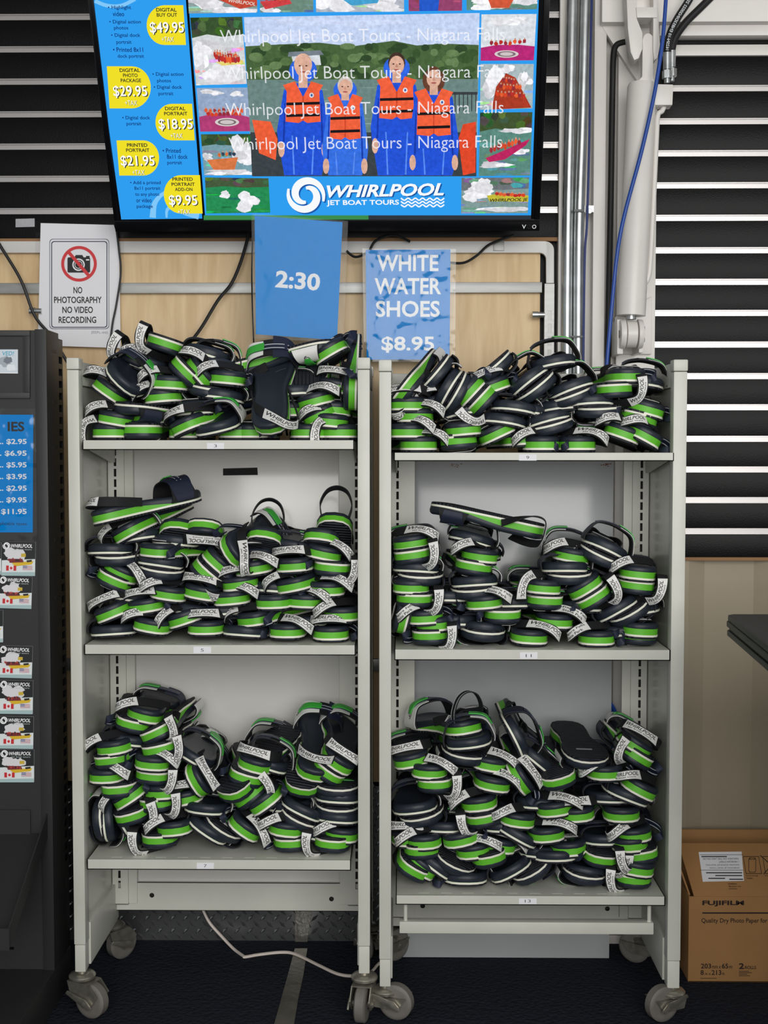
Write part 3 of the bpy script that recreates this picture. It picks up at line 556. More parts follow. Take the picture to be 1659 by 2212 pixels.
def figure(cx, hy, hr, sw_, vt, vb, hair, hood, lean=0, pc=(38, 84, 214)):
    """poncho, life vest and head; pixel measures on the screen picture"""
    sk = (220, 174, 152); o = []
    o.append((pc, [(cx-sw_*.95, vt+12), (cx-sw_*.5, vt-4), (cx+sw_*.5, vt-4), (cx+sw_*.95, vt+12), (cx+sw_*1.28, vb+20), (cx+sw_*1.2, vb+48), (cx+sw_*.92, 378), (cx-sw_*.92, 378), (cx-sw_*1.2, vb+48), (cx-sw_*1.28, vb+20)]))
    for s_ in (-1, 1):
        o.append(((28, 60, 170), [(cx+s_*sw_*.86, vt+40), (cx+s_*sw_*.92, vt+40), (cx+s_*sw_*1.0, vb+44), (cx+s_*sw_*.9, vb+44)]))
        o.append((sk, ell(cx+s_*sw_*1.06, vb+60, 7, 17, 12))); o.append(((90, 140, 240), [(cx+s_*sw_*.5, vb+30), (cx+s_*sw_*.56, vb+30), (cx+s_*sw_*.48, 376), (cx+s_*sw_*.40, 376)]))
    o.append(((50, 104, 226), ell(cx, hy+hr*.5, hr*1.5, hr*1.35, 18)) if hood else (hair, ell(cx, hy+hr*.4, hr*1.35, hr*1.5, 18)))
    o += [(sk, [(cx-hr*.45, hy), (cx+hr*.45, hy), (cx+hr*.5, vt+6), (cx-hr*.5, vt+6)])]
    ve = (240, 98, 62)
    o.append((ve, [(cx-sw_*.98, vt), (cx-sw_*.4, vt-8), (cx, vt+26), (cx+sw_*.4, vt-8), (cx+sw_*.98, vt), (cx+sw_*.8, vt+14), (cx+sw_*.86, vb), (cx+sw_*.2, vb+3), (cx, vb-3), (cx-sw_*.2, vb+3), (cx-sw_*.86, vb), (cx-sw_*.8, vt+14)]))
    o.append(((206, 74, 46), [(cx-1.5, vt+24), (cx+1.5, vt+24), (cx+1.5, vb-2), (cx-1.5, vb-2)]))
    for f_ in (.48, .80):
        y = vt+(vb-vt)*f_; o.append(((30, 26, 30), [(cx-sw_*.82, y), (cx+sw_*.82, y-2), (cx+sw_*.82, y+4), (cx-sw_*.82, y+6)]))
    o.append(((226, 230, 236), ell(cx+sw_*.42, vt+22, 5, 5.5, 12))); o.append(((60, 90, 160), ell(cx+sw_*.42, vt+22, 2.5, 3, 10)))
    o.append((hair, ell(cx, hy-hr*.12, hr*.98, hr*1.2, 18))); o.append((sk, ell(cx, hy+hr*.16, hr*.86, hr*1.08, 18)))
    for s_ in (-1, 1): o.append(((80, 56, 50), ell(cx+s_*hr*.36, hy+hr*.02, hr*.13, hr*.08, 8)))
    o += [((200, 146, 126), [(cx-1, hy), (cx+1, hy), (cx+hr*.16, hy+hr*.42), (cx-hr*.16, hy+hr*.42)]), ((170, 90, 84), ell(cx, hy+hr*.68, hr*.34, hr*.1, 10))]
    return o
it += figure(655, 141, 20, 44, 183, 262, (222, 178, 156), True)
it += figure(746, 186, 17, 39, 210, 298, (206, 196, 190), True, pc=(56, 112, 226))
it += figure(857, 137, 19, 44, 172, 254, (70, 52, 44), True)
it += figure(937, 166, 18, 43, 198, 290, (104, 66, 50), False)
art('portrait_photo', scr, TV, it, M_pic, .0008, .00002); NO = .0008+len(it)*.00002+.0006
M_over = bpy.data.materials.new('screen_overlay_text'); M_over.use_nodes = True; nt = M_over.node_tree; nt.nodes.remove(nt.nodes['Principled BSDF'])
e_ = nt.nodes.new('ShaderNodeEmission'); e_.inputs[0].default_value = (.95, .96, 1, 1); t_ = nt.nodes.new('ShaderNodeBsdfTransparent'); mx = nt.nodes.new('ShaderNodeMixShader'); mx.inputs[0].default_value = .72
nt.links.new(t_.outputs[0], mx.inputs[1]); nt.links.new(e_.outputs[0], mx.inputs[2]); nt.links.new(mx.outputs[0], nt.nodes['Material Output'].inputs[0])
for (a_, b_) in (((478, 100), (1090, 95)), ((484, 179), (1090, 175)), ((490, 257), (1087, 252)), ((497, 331), (1084, 326))):
    part('overlay_lettering', tchunk(TV, 'Whirlpool Jet Boat Tours - Niagara Falls', a_, b_, 34, NO, -.006), M_over, scr, smooth=False)
lg = [((30, 90, 170), c) for c in swirl(TV, 664, 424, 40, .0011)]+[((248, 250, 252), c) for c in swirl(TV, 661, 421, 40, .0014)]
lg += [((24, 84, 160), tchunk(TV, 'WHIRLPOOL', (710, 429), (962, 424), 27, .0011, .03, .28)), ((248, 250, 252), tchunk(TV, 'WHIRLPOOL', (707, 427), (959, 422), 27, .0014, .03, .28)), ((248, 250, 252), tchunk(TV, 'JET BOAT TOURS', (706, 446), (862, 445), 14, .0014, .022))]
for k in range(3):
    yy = 430+k*7; lg.append(((248, 250, 252), stroke(TV, [(866+i*7.8, yy+(2.4 if i % 2 else -2.4)) for i in range(13)], 3, .0014, 4)))
art('logo', scr, TV, lg, M_scr, dn=0)
# ------------------------------------------------------------------ paper signs
M_blue = mat('sign_blue', (0, 140, 226), .7, spec=.04); M_red = mat('sign_red', (214, 44, 50), .5); M_wtext = mat('sign_white', (240, 244, 248), .5); M_grey = mat('print_grey', (150, 150, 156), .6)
def PF(px, py, z=0.0):
    d = ray(px, py); return CPOS+d*((z-CPOS.z)/d.z)
def base(fr, px, py): q = fr.at(px, py); return q
# no photography notice
fr = wallframe(.424)
s = thing('notice_sign', base(fr, 172, 748), 'white paper notice with red crossed-out camera reading NO PHOTOGRAPHY', 'sign')
part('sleeve', sheet(fr, [(76, 502), (268, 506), (268, 560), (76, 556)], -.0008, -.0002), M_film, s)
part('paper', sheet(fr, [(88, 482), (246, 486), (250, 500), (257, 520), (261, 752), (82, 746)], 0, .0008), M_paper, s)
def rrect(x0, y0, x1, y1, r):
    return ell(x1-r, y0+r, r, r, 5, -90, 0)+ell(x1-r, y1-r, r, r, 5, 0, 90)+ell(x0+r, y1-r, r, r, 5, 90, 180)+ell(x0+r, y0+r, r, r, 5, 180, 270)
part('border', [ringq(fr, rrect(107, 516, 236, 711, 8), rrect(108, 517, 235, 710, 8), .0012), ringq(fr, rrect(111, 521, 232, 708, 6), rrect(112.8, 522.8, 230.2, 706.2, 5), .0012)], mat('border_navy', (40, 46, 80), .6), s, smooth=False)
cam_ = [flat(fr, rrect(146, 556, 195, 589, 3), .0012), flat(fr, [(161, 556), (164, 551), (178, 551), (181, 556)], .0012), flat(fr, [(186, 553), (194, 553), (194, 556), (186, 556)], .0012)]
part('camera_symbol', cam_+[ringq(fr, ell(170, 572, 13.5), ell(170, 572, 10.5), .0014, 1), ringq(fr, ell(170, 572, 8.5), ell(170, 572, 7.2), .0014, 1), flat(fr, [(186, 560), (193, 560), (193, 563), (186, 563)], .0014, 1)], [M_ink, M_paper], s, smooth=False)
part('prohibition_ring', [ringq(fr, ell(171, 570, 38.5, n=48), ell(171, 570, 32, n=48), .0016), stroke(fr, [(147, 543), (194, 598)], 7, .0017, 1)], M_red, s, smooth=False)
for (t_, a_, b_, y_) in (('NO', 159, 178, 634), ('PHOTOGRAPHY', 117, 220, 655), ('NO VIDEO', 135, 201, 676.5), ('RECORDING', 127, 208, 698)):
    part('lettering', tchunk(fr, t_, (a_, y_), (b_, y_), 14, .0012, .018), M_ink, s, smooth=False)
part('lettering', tchunk(fr, 'JEEPL-445', (197, 722), (233, 723), 7, .0012, 0), M_grey, s, smooth=False)
# time card hung from the television
fr = wallframe(.268)
s = thing('time_sign', base(fr, 645, 738), 'blue card reading 2:30 in a clear sleeve below the television', 'sign')
part('card', sheet(fr, [(550, 466), (740, 480), (728, 735), (553, 722)], 0, .0008), M_blue, s)
part('sleeve', sheet(fr, [(543, 461), (752, 478), (742, 740), (547, 731)], .0012, .0016), M_film, s)
part('lettering', tchunk(fr, '2:30', (594, 621), (690, 629), 37, .0010, .03), M_wtext, s, smooth=False)
# shoe price card
fr = wallframe(.372)
s = thing('price_sign', base(fr, 882, 780), 'blue card reading WHITE WATER SHOES $8.95 in a clear sleeve', 'sign')
part('card', sheet(fr, [(790, 540), (973, 539), (971, 777), (792, 777)], 0, .0008), M_blue, s)
part('sleeve', sheet(fr, [(783, 537), (985, 538), (983, 782), (786, 781)], .0012, .0016), M_film2, s)
for (t_, a_, b_, y_) in (('WHITE', 814, 947, 586), ('WATER', 809, 953, 636), ('SHOES', 812, 950, 685), ('$8.95', 824, 938, 762)):
    part('lettering', tchunk(fr, t_, (a_, y_), (b_, y_), 35, .0010, .022), M_wtext, s, smooth=False)
# strip of grey tape on the slat wall
fr = wallframe(WY-.0002)
solo('tape_piece', sheet(fr, [(34, 473), (75, 472), (75, 490), (34, 491)], 0, .001), mat('grey_tape', (176, 176, 180), .6, var=.1, vscale=60), 'torn piece of pale grey tape stuck on the black slat wall', 'tape')
# ------------------------------------------------------------------ conduits, hoses and cylinder on the column
def pipe(name, pts, y, r, m, label, cat, n=10, k=8):
    d = (FPX/(CAM_D+y)); return solo(name, tube([P(a_, b_, y) for (a_, b_) in pts], r/d, n, k), m, label, cat)
cy_ = WY-.030
for (pt, lab) in (([(1238, -60), (1231, 250), (1226, 500), (1224, 795), (1222, 1300)], 'galvanised steel conduit against the slat wall edge'), ([(1266, -60), (1258, 250), (1250, 500), (1248, 795), (1246, 1300)], 'galvanised steel conduit carrying the pipe strap and blue cable')):
    c_ = thing('conduit', P(pt[-1][0], pt[-1][1], cy_), lab, 'conduit')
    part('tube', tube([P(a_, b_, cy_) for a_, b_ in pt], 11.5/852, 16, 4), M_galv, c_)
part('strap', [tube([P(1240, 455, cy_-.016), P(1262, 455, cy_-.016)], .0035, 8, 1), box(P(1258, 455, cy_).x, P(1282, 455, cy_).x, cy_-.004, cy_+.010, P(0, 462, cy_).z, P(0, 448, cy_).z)], M_galv, c_)
part('strap_bolt', lathe(P(1274, 456, cy_-.004), P(1274, 456, cy_-.010), [(0, .007), (1, .006)], 6), M_galv, c_)
part('cable_tie', box(P(1233, 730, cy_).x, P(1260, 730, cy_).x, cy_-.018, cy_-.015, P(0, 732, cy_).z, P(0, 728, cy_).z), M_dark, c_)
M_bluec = mat('blue_cable', (30, 74, 160), .35)
pipe('cable', [(1279, -40), (1275, 150), (1273, 300), (1268, 480), (1263, 560), (1260, 795)], WY-.046, 2.6, mat('navy_cable', (24, 44, 110), .4), 'thin dark blue cable tied along the conduit', 'cable')
pipe('air_hose', [(1441, -40), (1434, 60), (1427, 120), (1412, 210), (1385, 330), (1350, 460), (1333, 550), (1320, 680), (1310, 800), (1306, 900)], .285, 4.3, M_bluec, 'bright blue air hose hanging in front of the white hydraulic cylinder', 'hose')
pipe('rubber_hose', [(1368, 90), (1345, 92), (1330, 100), (1325, 125), (1323, 200), (1319, 450), (1314, 700), (1311, 900)], WY-.02, 6.5, mat('rubber_black', (12, 12, 13), .55), 'thick black rubber hose bent beside the hydraulic cylinder', 'hose', 12)
HY = .335; HS = FPX/(CAM_D+HY)
h = thing('hydraulic_cylinder', P(1362, 768, HY), 'white hydraulic cylinder with clevis ends on the steel column', 'hydraulic cylinder')
A, B = P(1363, 682, HY), P(1387, 181, HY); ax = (B-A).normalized(); sx = ax.cross(Vector((0, 1, 0))).normalized()
if sx.x < 0: sx = -sx
part('barrel', lathe(A, B, [(0, .033), (.0, .0345), (.004, .0345), (.986, .0345), (1, .031)], 32), M_white, h)
part('neck', [prism([P(1374, 178, HY-.012), P(1387, 165, HY-.012), P(1388, 100, HY-.012)]+[P(a_, b_, HY-.012) for a_, b_ in ell(1400, 88, 12.5, 17, 9, 180, 360)]+[P(1411, 165, HY-.012), P(1416, 182, HY-.012)], (0, .024, 0))], M_white, h, bevel=.003)
cl = part('upper_clevis', [prism([P(a_, b_, HY-.02) for a_, b_ in [(1352, -40), (1374, -40), (1376, 40), (1388, 70), (1388, 105), (1380, 126), (1370, 130), (1362, 112), (1356, 60)]], (0, .045, 0)), prism([P(a_, b_, HY-.02) for a_, b_ in [(1411, -40), (1420, -40), (1424, 60), (1426, 95), (1421, 124), (1414, 130), (1411, 110)]], (0, .045, 0)), prism([P(a_, b_, HY-.024) for a_, b_ in [(1374, 15), (1420, 15), (1420, 38), (1376, 38)]], (0, .05, 0)), prism([P(a_, b_, HY+.02) for a_, b_ in [(1360, -40), (1420, -40), (1420, 20), (1360, 20)]], (0, .085, 0))], M_white, h, bevel=.002)
q = P(1369, 98, HY); part('pin', [cyl(q+Vector((-.012, 0, 0)), q+Vector((.06, 0, 0)), .009, n=12)], M_galv, cl)
pb = part('port_block', prism([P(a_, b_, HY-.02) for a_, b_ in [(1416, 181), (1455, 182), (1453, 227), (1414, 227)]], (0, .04, 0)), M_white, h, bevel=.003)
part('oil_pipe', tube([P(a_, b_, HY) for a_, b_ in [(1436, 226), (1430, 240), (1421, 250), (1418, 300), (1411, 450), (1405, 560), (1400, 600), (1386, 622)]], 5.5/HS, 10), M_white, h)
E1 = P(1362, 722, HY)
part('rod', cyl(P(1363, 690, HY), P(1363, 678, HY), .0125, n=16), M_galv, h)
part('lower_eye', [lathe(E1+Vector((-.012, 0, 0)), E1+Vector((.014, 0, 0)), [(0, .026), (.05, .032), (.95, .032), (1, .026)], 28)], M_white, h)
lc = part('lower_clevis', [lathe(E1+Vector((-.027, 0, 0)), E1+Vector((-.014, 0, 0)), [(0, .034), (1, .036)], 24), lathe(E1+Vector((.016, 0, 0)), E1+Vector((.028, 0, 0)), [(0, .036), (1, .034)], 24), prism([P(1333, 690, HY), P(1346, 690, HY), P(1346, 765, HY), P(1333, 765, HY)], (0, .10, 0)), prism([P(1380, 690, HY), P(1390, 690, HY), P(1390, 762, HY), P(1380, 762, HY)], (0, .10, 0)), prism([P(1328, 685, HY+.085), P(1408, 640, HY+.085), P(1408, 765, HY+.085), P(1328, 765, HY+.085)], (0, .018, 0))], M_white, h, bevel=.002)
for dz in (-.014, .014): part('pin_bolt', cyl(E1+Vector((.028, 0, dz)), E1+Vector((.034, 0, dz)), .005, n=6), M_galv, lc)
part('slot_mark', lathe(E1+Vector((-.0285, -.004, 0)), E1+Vector((-.027, -.004, 0)), [(0, .009), (1, .010)], 16), M_alu2, lc)
# pressure hose fittings and the two black hoses
M_rub = MATS['rubber_black']
def hose(pts, y, lab, txt):
    o = thing('pressure_hose', P(pts[0][0], pts[0][1]+65, y), lab, 'hose'); s_ = FPX/(CAM_D+y)
    a, b = P(pts[0][0], pts[0][1]+2, y), P(pts[0][0], pts[0][1]+38, y)
    part('hose', tube([P(p_[0], p_[1], y) for p_ in pts], 8/s_, 14), M_rub, o)
    part('ferrule', cyl(a, b, 8.6/s_, n=18), M_galv, o); part('nut', [cyl(P(pts[0][0], pts[0][1]+41, y), P(pts[0][0], pts[0][1]+58, y), 10.5/s_, n=6), cyl(b, P(pts[0][0], pts[0][1]+68, y), 6/s_, n=12)], M_galv, o)
    if txt:
        f_ = wallframe(y-.0099); q_ = cr([(p_[0], p_[1], 0) for p_ in pts], 8); d_ = [0]
        for i in range(1, len(q_)): d_.append(d_[-1]+(q_[i]-q_[i-1]).length)
        v, f = textmesh(txt, .0, 0); out = []
        for (x_, y_) in v:
            s2 = 4+x_*126; i = next((i for i in range(1, len(d_)) if d_[i] >= s2), len(d_)-1); u = (s2-d_[i-1])/(d_[i]-d_[i-1]); p_ = q_[i-1].lerp(q_[i], u); t = (q_[i]-q_[i-1]).normalized()
            nrm = Vector((-t.y, t.x, 0)); p2 = p_-nrm*(y_-.5)*6.5*-1; out.append(tuple(f_.at(p2.x, p2.y, 0)))
        part('lettering', (out, f, 0), M_wtext, o, smooth=False)
hose([(1441, 112), (1446, 78), (1462, 42), (1486, 4), (1510, -40)], HY, 'black hydraulic hose printed with white lettering, coupled to the cylinder', '162SN-10 EN853DIN20022 2SN')
hose([(1451, 108), (1458, 82), (1482, 48), (1520, 10), (1570, -40)], HY+.05, 'plain black hydraulic hose behind the lettered hose', None)
# black leads hanging down the maple board
M_lead = mat('black_lead', (14, 14, 15), .45)
for (pts, r, y, lab) in (
  ([(-60, 430), (0, 530), (45, 605), (75, 682), (112, 728), (150, 790)], 3.4, .405, 'black power lead running down behind the black display stand'),
  ([(246, 400), (250, 480), (257, 540), (261, 590), (251, 660), (243, 700), (236, 760)], 2.2, .412, 'thin black lead hanging over the no photography notice'),
  ([(541, 492), (522, 560), (500, 612), (470, 650), (432, 712), (392, 762)], 3.6, .405, 'thick black lead slanting down beside the 2:30 card'),
  ([(547, 480), (544, 600), (548, 740)], 1.6, .395, 'thin black lead hanging straight behind the 2:30 card'),
  ([(748, 542), (768, 555), (795, 544), (812, 520), (850, 508), (886, 522)], 2.8, .40, 'short black lead looping between the two blue cards'),
  ([(960, 566), (1000, 568), (1030, 552), (1058, 528), (1110, 508)], 2.8, .405, 'short black lead beside the shoe price card')):
    pipe('lead', pts, y, r, M_lead, lab, 'cable', 8)
ch = []
for k in range(5):
    c_ = P(1272, 1568, .39-.006*k); R_ = (50+k*3.2)/872
    ch.append(tube([c_+Vector((R_*math.cos(a_*math.pi/12), 0, R_*1.15*math.sin(a_*math.pi/12))) for a_ in range(25)], .0045, 8, 2))
solo('hose_coil', ch, M_bluec, 'coil of blue hose behind the grey metal sheet', 'hose')
# ------------------------------------------------------------------ black display stand
SX = -.778; SY = .05; SZ = Z(711, SY, 60)
st = thing('display_stand', (SX-.45, .1, 0), 'tall black steel display stand with magnets, price sheet and sloped tray', 'display stand')
s0, s1, s2, s3 = X(-60, 2050, SY), X(29, 2050, SY), Z(2053, SY, 20), Z(2047, SY, 20)
part('front_panel', [box(SX-.9, SX-.022, SY+.004, SY+.02, .085, s2), box(SX-.9, SX-.022, SY+.004, SY+.02, s3, SZ-.002), box(SX-.9, s0, SY+.004, SY+.02, s2, s3), box(s1, SX-.022, SY+.004, SY+.02, s2, s3)], M_bmetal, st)
part('corner_post', box(SX-.026, SX, SY, SY+.10, .085, SZ), M_bmetal, st, bevel=.002)
sl = []; z = .3
while z < SZ-.05: sl.append((z, z+.016)); z += .0275
part('rear_upright', [([(SX-.002-p_[1], p_[0], p_[2]) for p_ in v_], f_, m_) for v_, f_, m_ in slotted(SY+.10, SY+.14, 0, .048, 0, SZ-.012, SY+.106, SY+.134, sl)], [M_dark, M_dark], st)
for pz in (757, 868, 966, 1165, 1290, 1530, 1580): part('hook_tab', box(SX-.0002, SX+.0005, SY+.045, SY+.08, Z(pz, SY+.05, 100)-.004, Z(pz, SY+.05, 100)+.003), M_bmetal, st)
part('base_deck', box(SX-.9, SX, -.42, SY+.14, 0, .088), M_bmetal, st, bevel=.002)
fs = wallframe(SY+.0038)
fm = part('header_frame', [sheet(fs, [(-240, 714), (66, 714), (66, 726), (-240, 726)], 0, .006), sheet(fs, [(-240, 848), (66, 848), (66, 861), (-240, 861)], 0, .006), sheet(fs, [(52, 726), (66, 726), (66, 848), (52, 848)], 0, .006)], M_bmetal, st, bevel=.001)
za, zb, yb2 = Z(1757, SY, 85), .305, -.235
side = lambda x: prism([(x, SY, za), (x, SY, za-.055), (x, yb2, zb-.055), (x, yb2, zb-.015)], (.0025, 0, 0))
tr = part('tray', [prism([(SX-.85, SY, za-.05), (SX-.85, yb2, zb-.05), (SX-.85, yb2, zb-.046), (SX-.85, SY, za-.046)], (.838, 0, 0), 1), side(SX-.014), side(SX-.85), prism([(SX-.85, SY, za-.05), (SX-.85, SY-.002, za-.05), (SX-.85, SY-.002, za+.008), (SX-.85, SY, za+.008)], (.80, 0, 0)), prism([(SX-.85, yb2, zb-.055), (SX-.85, yb2-.003, zb-.055), (SX-.85, yb2-.003, zb-.01), (SX-.85, yb2, zb-.01)], (.84, 0, 0))], [M_bmetal, M_bmetal], st)
# photo card in the header
def printed(name, quad, fr, items, lab, cat, grp=None, th=.0012):
    lo = max(quad, key=lambda p: p[1]); t = thing(name, fr.at((quad[0][0]+quad[1][0])/2, lo[1]), lab, cat, grp)
    part('card', sheet(fr, quad, 0, th), M_paper, t); art('print', t, fr, items, M_print, th+.0002); return t
q = [(-60, 755), (39, 755), (39, 807), (-60, 806)]; mp = quadmap(q)
printed('photo_card', q, fs, [((214, 224, 232), qp(mp, [(.0, .0), (1, 0), (1, .95), (0, .95)])), ((170, 180, 188), blob(mp, .72, .5, .16, .22)), ((120, 128, 138), blob(mp, .78, .45, .1, .14)), ((236, 240, 244), blob(mp, .85, .75, .12, .14)), ((90, 176, 206), tchunk(fs, 'VED!', (6, 768), (31, 768), 9, .0016, .01, .2))], 'small pale photo card in the header of the display stand', 'card')
# price sheet in its sleeve
s = thing('price_sheet', fs.at(-30, 1172), 'blue price list in a clear sleeve on the black display stand', 'sign')
part('sheet', sheet(fs, [(-142, 895), (72, 896), (71, 1150), (-142, 1150)], .0002, .001), M_blue, s)
part('sleeve', sheet(fs, [(-150, 881), (81, 883), (84, 1168), (-150, 1166)], .0014, .0018), M_film2, s)
part('heading', tchunk(fs, 'IES', (17, 932), (53, 932), 21, .0012, .03), M_ink, s, smooth=False)
for i, t_ in enumerate(('.. $2.95', '. $6.95', '.. $5.95', '.. $3.95', '.. $2.95', '.. $9.95', '$11.95')):
    y_ = 961+i*25.2; part('lettering', tchunk(fs, t_, (0 if '..' in t_ or i == 1 else 3, y_), (58, y_), 13, .0012, .025), M_wtext, s, smooth=False)
part('lettering', tchunk(fs, 'plicable taxes', (0, 1136), (58, 1137), 9, .0012, .0), M_ink, s, smooth=False)
def magnet(x0, y0, x1, y1, lab, pale=0, rot=0):
    q = [(x0, y0), (x1, y0+rot), (x1-rot, y1+rot), (x0-rot, y1)]; mp = quadmap(q); random.seed(int(y0)); pl = lambda c: tuple(int(v+(236-v)*pale) for v in c)
    it = [(pl((26, 28, 30)), qp(mp, FULL)), (pl((228, 234, 234)), qp(mp, [(0, .55), (1, .5), (1, 1), (0, 1)]))]
    for _ in range(9): it.append((pl((226, 224, 226)), blob(mp, .42+random.uniform(-.2, .2), .38+random.uniform(-.1, .1), .16, .12)))
    it += [(pl((226, 186, 40)), qp(mp, [(.3, .62), (.95, .56), (.9, .66), (.4, .72)])), (pl((120, 40, 46)), qp(mp, [(.2, .5), (.62, .5), (.66, .6), (.24, .62)])), (pl((210, 180, 60)), qp(mp, [(.58, .34), (.72, .34), (.72, .44), (.58, .44)])), (pl((40, 36, 30)), qp(mp, [(.74, .54), (.9, .52), (.9, .58), (.76, .6)]))]
    for i in range(10): it.append((pl(random.choice([(150, 40, 40), (60, 30, 34), (190, 70, 60)])), blob(mp, .2+i*.045, .53+random.uniform(-.03, .03), .022, .035, 7)))
    it += [(pl((206, 40, 48)), qp(mp, [(.14, .7), (.22, .7), (.22, .85), (.14, .85)])), (pl((244, 244, 244)), qp(mp, [(.22, .7), (.36, .7), (.36, .85), (.22, .85)])), (pl((206, 40, 48)), qp(mp, [(.36, .7), (.44, .7), (.44, .85), (.36, .85)])),
           (pl((206, 40, 48)), [mp(.29+r_*math.cos(a_), .775+r_*math.sin(a_)*1.1) for k_ in range(16) for r_, a_ in [((.055 if k_ % 2 else .03), k_*math.pi/8)]]), (pl((200, 150, 158)), qp(mp, [(.64, .7), (.92, .7), (.92, .83), (.64, .83)])), (pl((60, 66, 130)), qp(mp, [(.64, .7), (.77, .7), (.77, .78), (.64, .78)]))]
    for k_ in range(3): it.append((pl((236, 230, 232)), qp(mp, [(.64, .725+k_*.045), (.92, .725+k_*.045), (.92, .743+k_*.045), (.64, .743+k_*.045)])))
    W = x1-x0; a_, b_ = mp(.28, .17), mp(.92, .17)
    it += [(pl((170, 196, 196)), qp(mp, [(.0, .9), (1, .88), (1, 1), (0, 1)]))]
    it += [((250, 250, 250), c_) for c_ in swirl(fs, *mp(.14, .12), W*.11, .0016)]+[((250, 250, 250), tchunk(fs, 'WHIRLPOOL', a_, b_, 8, .0016, .02, .25)), ((210, 220, 220), tchunk(fs, 'jet boat tours', mp(.34, .25), mp(.9, .25), 4, .0016, 0, .2))]
    printed('magnet', q, fs, it, lab, 'magnet', 'boat tour magnets on the display stand', .0016)
L0 = 'square jet boat magnet with two small flags, '
magnet(5, 1170, 77, 1243, L0+'uppermost, touching the price sheet', 0, 1); magnet(-2, 1244, 70, 1313, L0+'directly under the uppermost one', 0, 2)
magnet(-2, 1394, 71, 1463, L0+'topmost of the lower four', 0, 2); magnet(-1, 1469, 72, 1541, L0+'second of the lower four', 0, 1); magnet(-1, 1547, 73, 1616, L0+'third of the lower four', 0, 1); magnet(0, 1619, 74, 1689, L0+'lowest, above the tray', 0, 0)
for i, y_ in enumerate((1172, 1318, 1470)): magnet(-72, y_, (3, 7, -3)[i]-0, y_+69, L0+('left of the uppermost one', 'alone beside a bare gap', 'left of the second lower one')[i].replace('left of', 'next to'), 0, 0)
# ------------------------------------------------------------------ granite counter
M_gran = mat('granite_laminate', (36, 34, 33), .45, var=.6, vscale=260)
zc = .93; q = [PF(px, py, zc) for px, py in ((1566, 1326), (1661, 1408))]
c0 = q[0]; e1 = PF(1661, 1400, zc)
k = thing('counter', (c0.x+.45, c0.y-.4, 0), 'dark speckled granite laminate counter with a moulded edge', 'counter')
d_ = Vector((e1.x-c0.x, e1.y-c0.y, 0)).normalized(); far = c0+d_*.9
def slab(ins, z0, z1): return prism([(c0.x+ins+.012, c0.y-ins, z0), (c0.x+.9, c0.y-ins, z0), (far.x+.9, far.y, z0), (far.x+ins, far.y, z0), (c0.x+ins, c0.y-.012-ins, z0)], (0, 0, z1-z0))
part('worktop', [slab(.002, zc-.012, zc), slab(0, zc-.024, zc-.012), slab(.004, zc-.030, zc-.024), slab(.001, zc-.042, zc-.030)], M_gran, k, bevel=.003)
part('pedestal', box(c0.x+.22, c0.x+.85, far.y+.1, c0.y-.05, 0, zc-.042), M_bmetal, k, bevel=.003)
# ------------------------------------------------------------------ paper carton
BY = .205; bx0 = X(1486, 2118, BY); bz1 = Z(1937, BY, 1560); bx1 = bx0+.44; bd = .20
b = thing('carton', ((bx0+bx1)/2, BY+bd/2, 0), 'open brown cardboard carton of photo paper beside the rack', 'carton'); t = .004
part('body', [box(bx0, bx1, BY, BY+t, .001, bz1), box(bx0, bx1, BY+bd-t, BY+bd, .001, bz1), box(bx0, bx0+t, BY+t, BY+bd-t, .001, bz1), box(bx1-t, bx1, BY+t, BY+bd-t, .001, bz1), box(bx0, bx1, BY, BY+bd, .001, .005)], M_card, b, bevel=.0012)
FL = Frame((bx0, BY, bz1), (1, 0, 0), (0, .80, .60)); fl = .15
def flapq(u0, u1, v0, v1, sk=0): return prism([FL.w(u0, v0, 0), FL.w(u1, v0, 0), FL.w(u1, v1, 0), FL.w(u0-sk, v1, 0)], FL.n*-.004)
f1 = part('front_flap', flapq(.012, .43, .001, fl, .012), M_card, b, bevel=.001)
part('rear_flap', prism([(bx0+.005, BY+bd-.002, bz1), (bx1-.005, BY+bd-.002, bz1), (bx1-.005, BY+bd+.012, bz1+.095), (bx0+.002, BY+bd+.012, bz1+.095)], (0, .004, 0)), M_card, b)
part('side_flap', prism([(bx0+.002, BY+.012, bz1), (bx0+.002, BY+bd-.01, bz1), (bx0-.012, BY+bd-.01, bz1+.05), (bx0-.012, BY+.05, bz1+.05)], (.004, 0, 0)), M_card, b)
ch = [sheet(FL, [(1509, 1841), (1602, 1840), (1607, 1903), (1518, 1905)], .0003, .0008)]
lb = part('shipping_label', ch, M_paper, f1, smooth=False)
tx = []
for i, (s_, x0, x1) in enumerate((('WHIRLPOOL JET BOAT TOURS', 1532, 1597), ('NIAGARA GORGE JET BOATING', 1524, 1596), ('1 HENEGAN STREET', 1552, 1595), ('NIAGARA ON THE LAKE ON L0S', 1518, 1594))):
    y_ = 1873-i*6.4; tx.append(tchunk(FL, s_, (x1, y_), (x0, y_+.3), 4.2, .0012, .0))
for y_ in (1847, 1880): tx.append(stroke(FL, [(1512, y_), (1605, y_)], .8, .0012, 1))
for y_, x0, x1 in ((1886, 1525, 1603), (1892, 1545, 1603), (1898, 1530, 1566), (1900, 1575, 1605), (1851, 1515, 1570)): tx.append(stroke(FL, [(x0, y_), (x1, y_)], 2.2, .0012, 1))
part('print', tx, M_ink, f1, smooth=False)
M_bink = mat('box_ink', (38, 22, 14), .7)
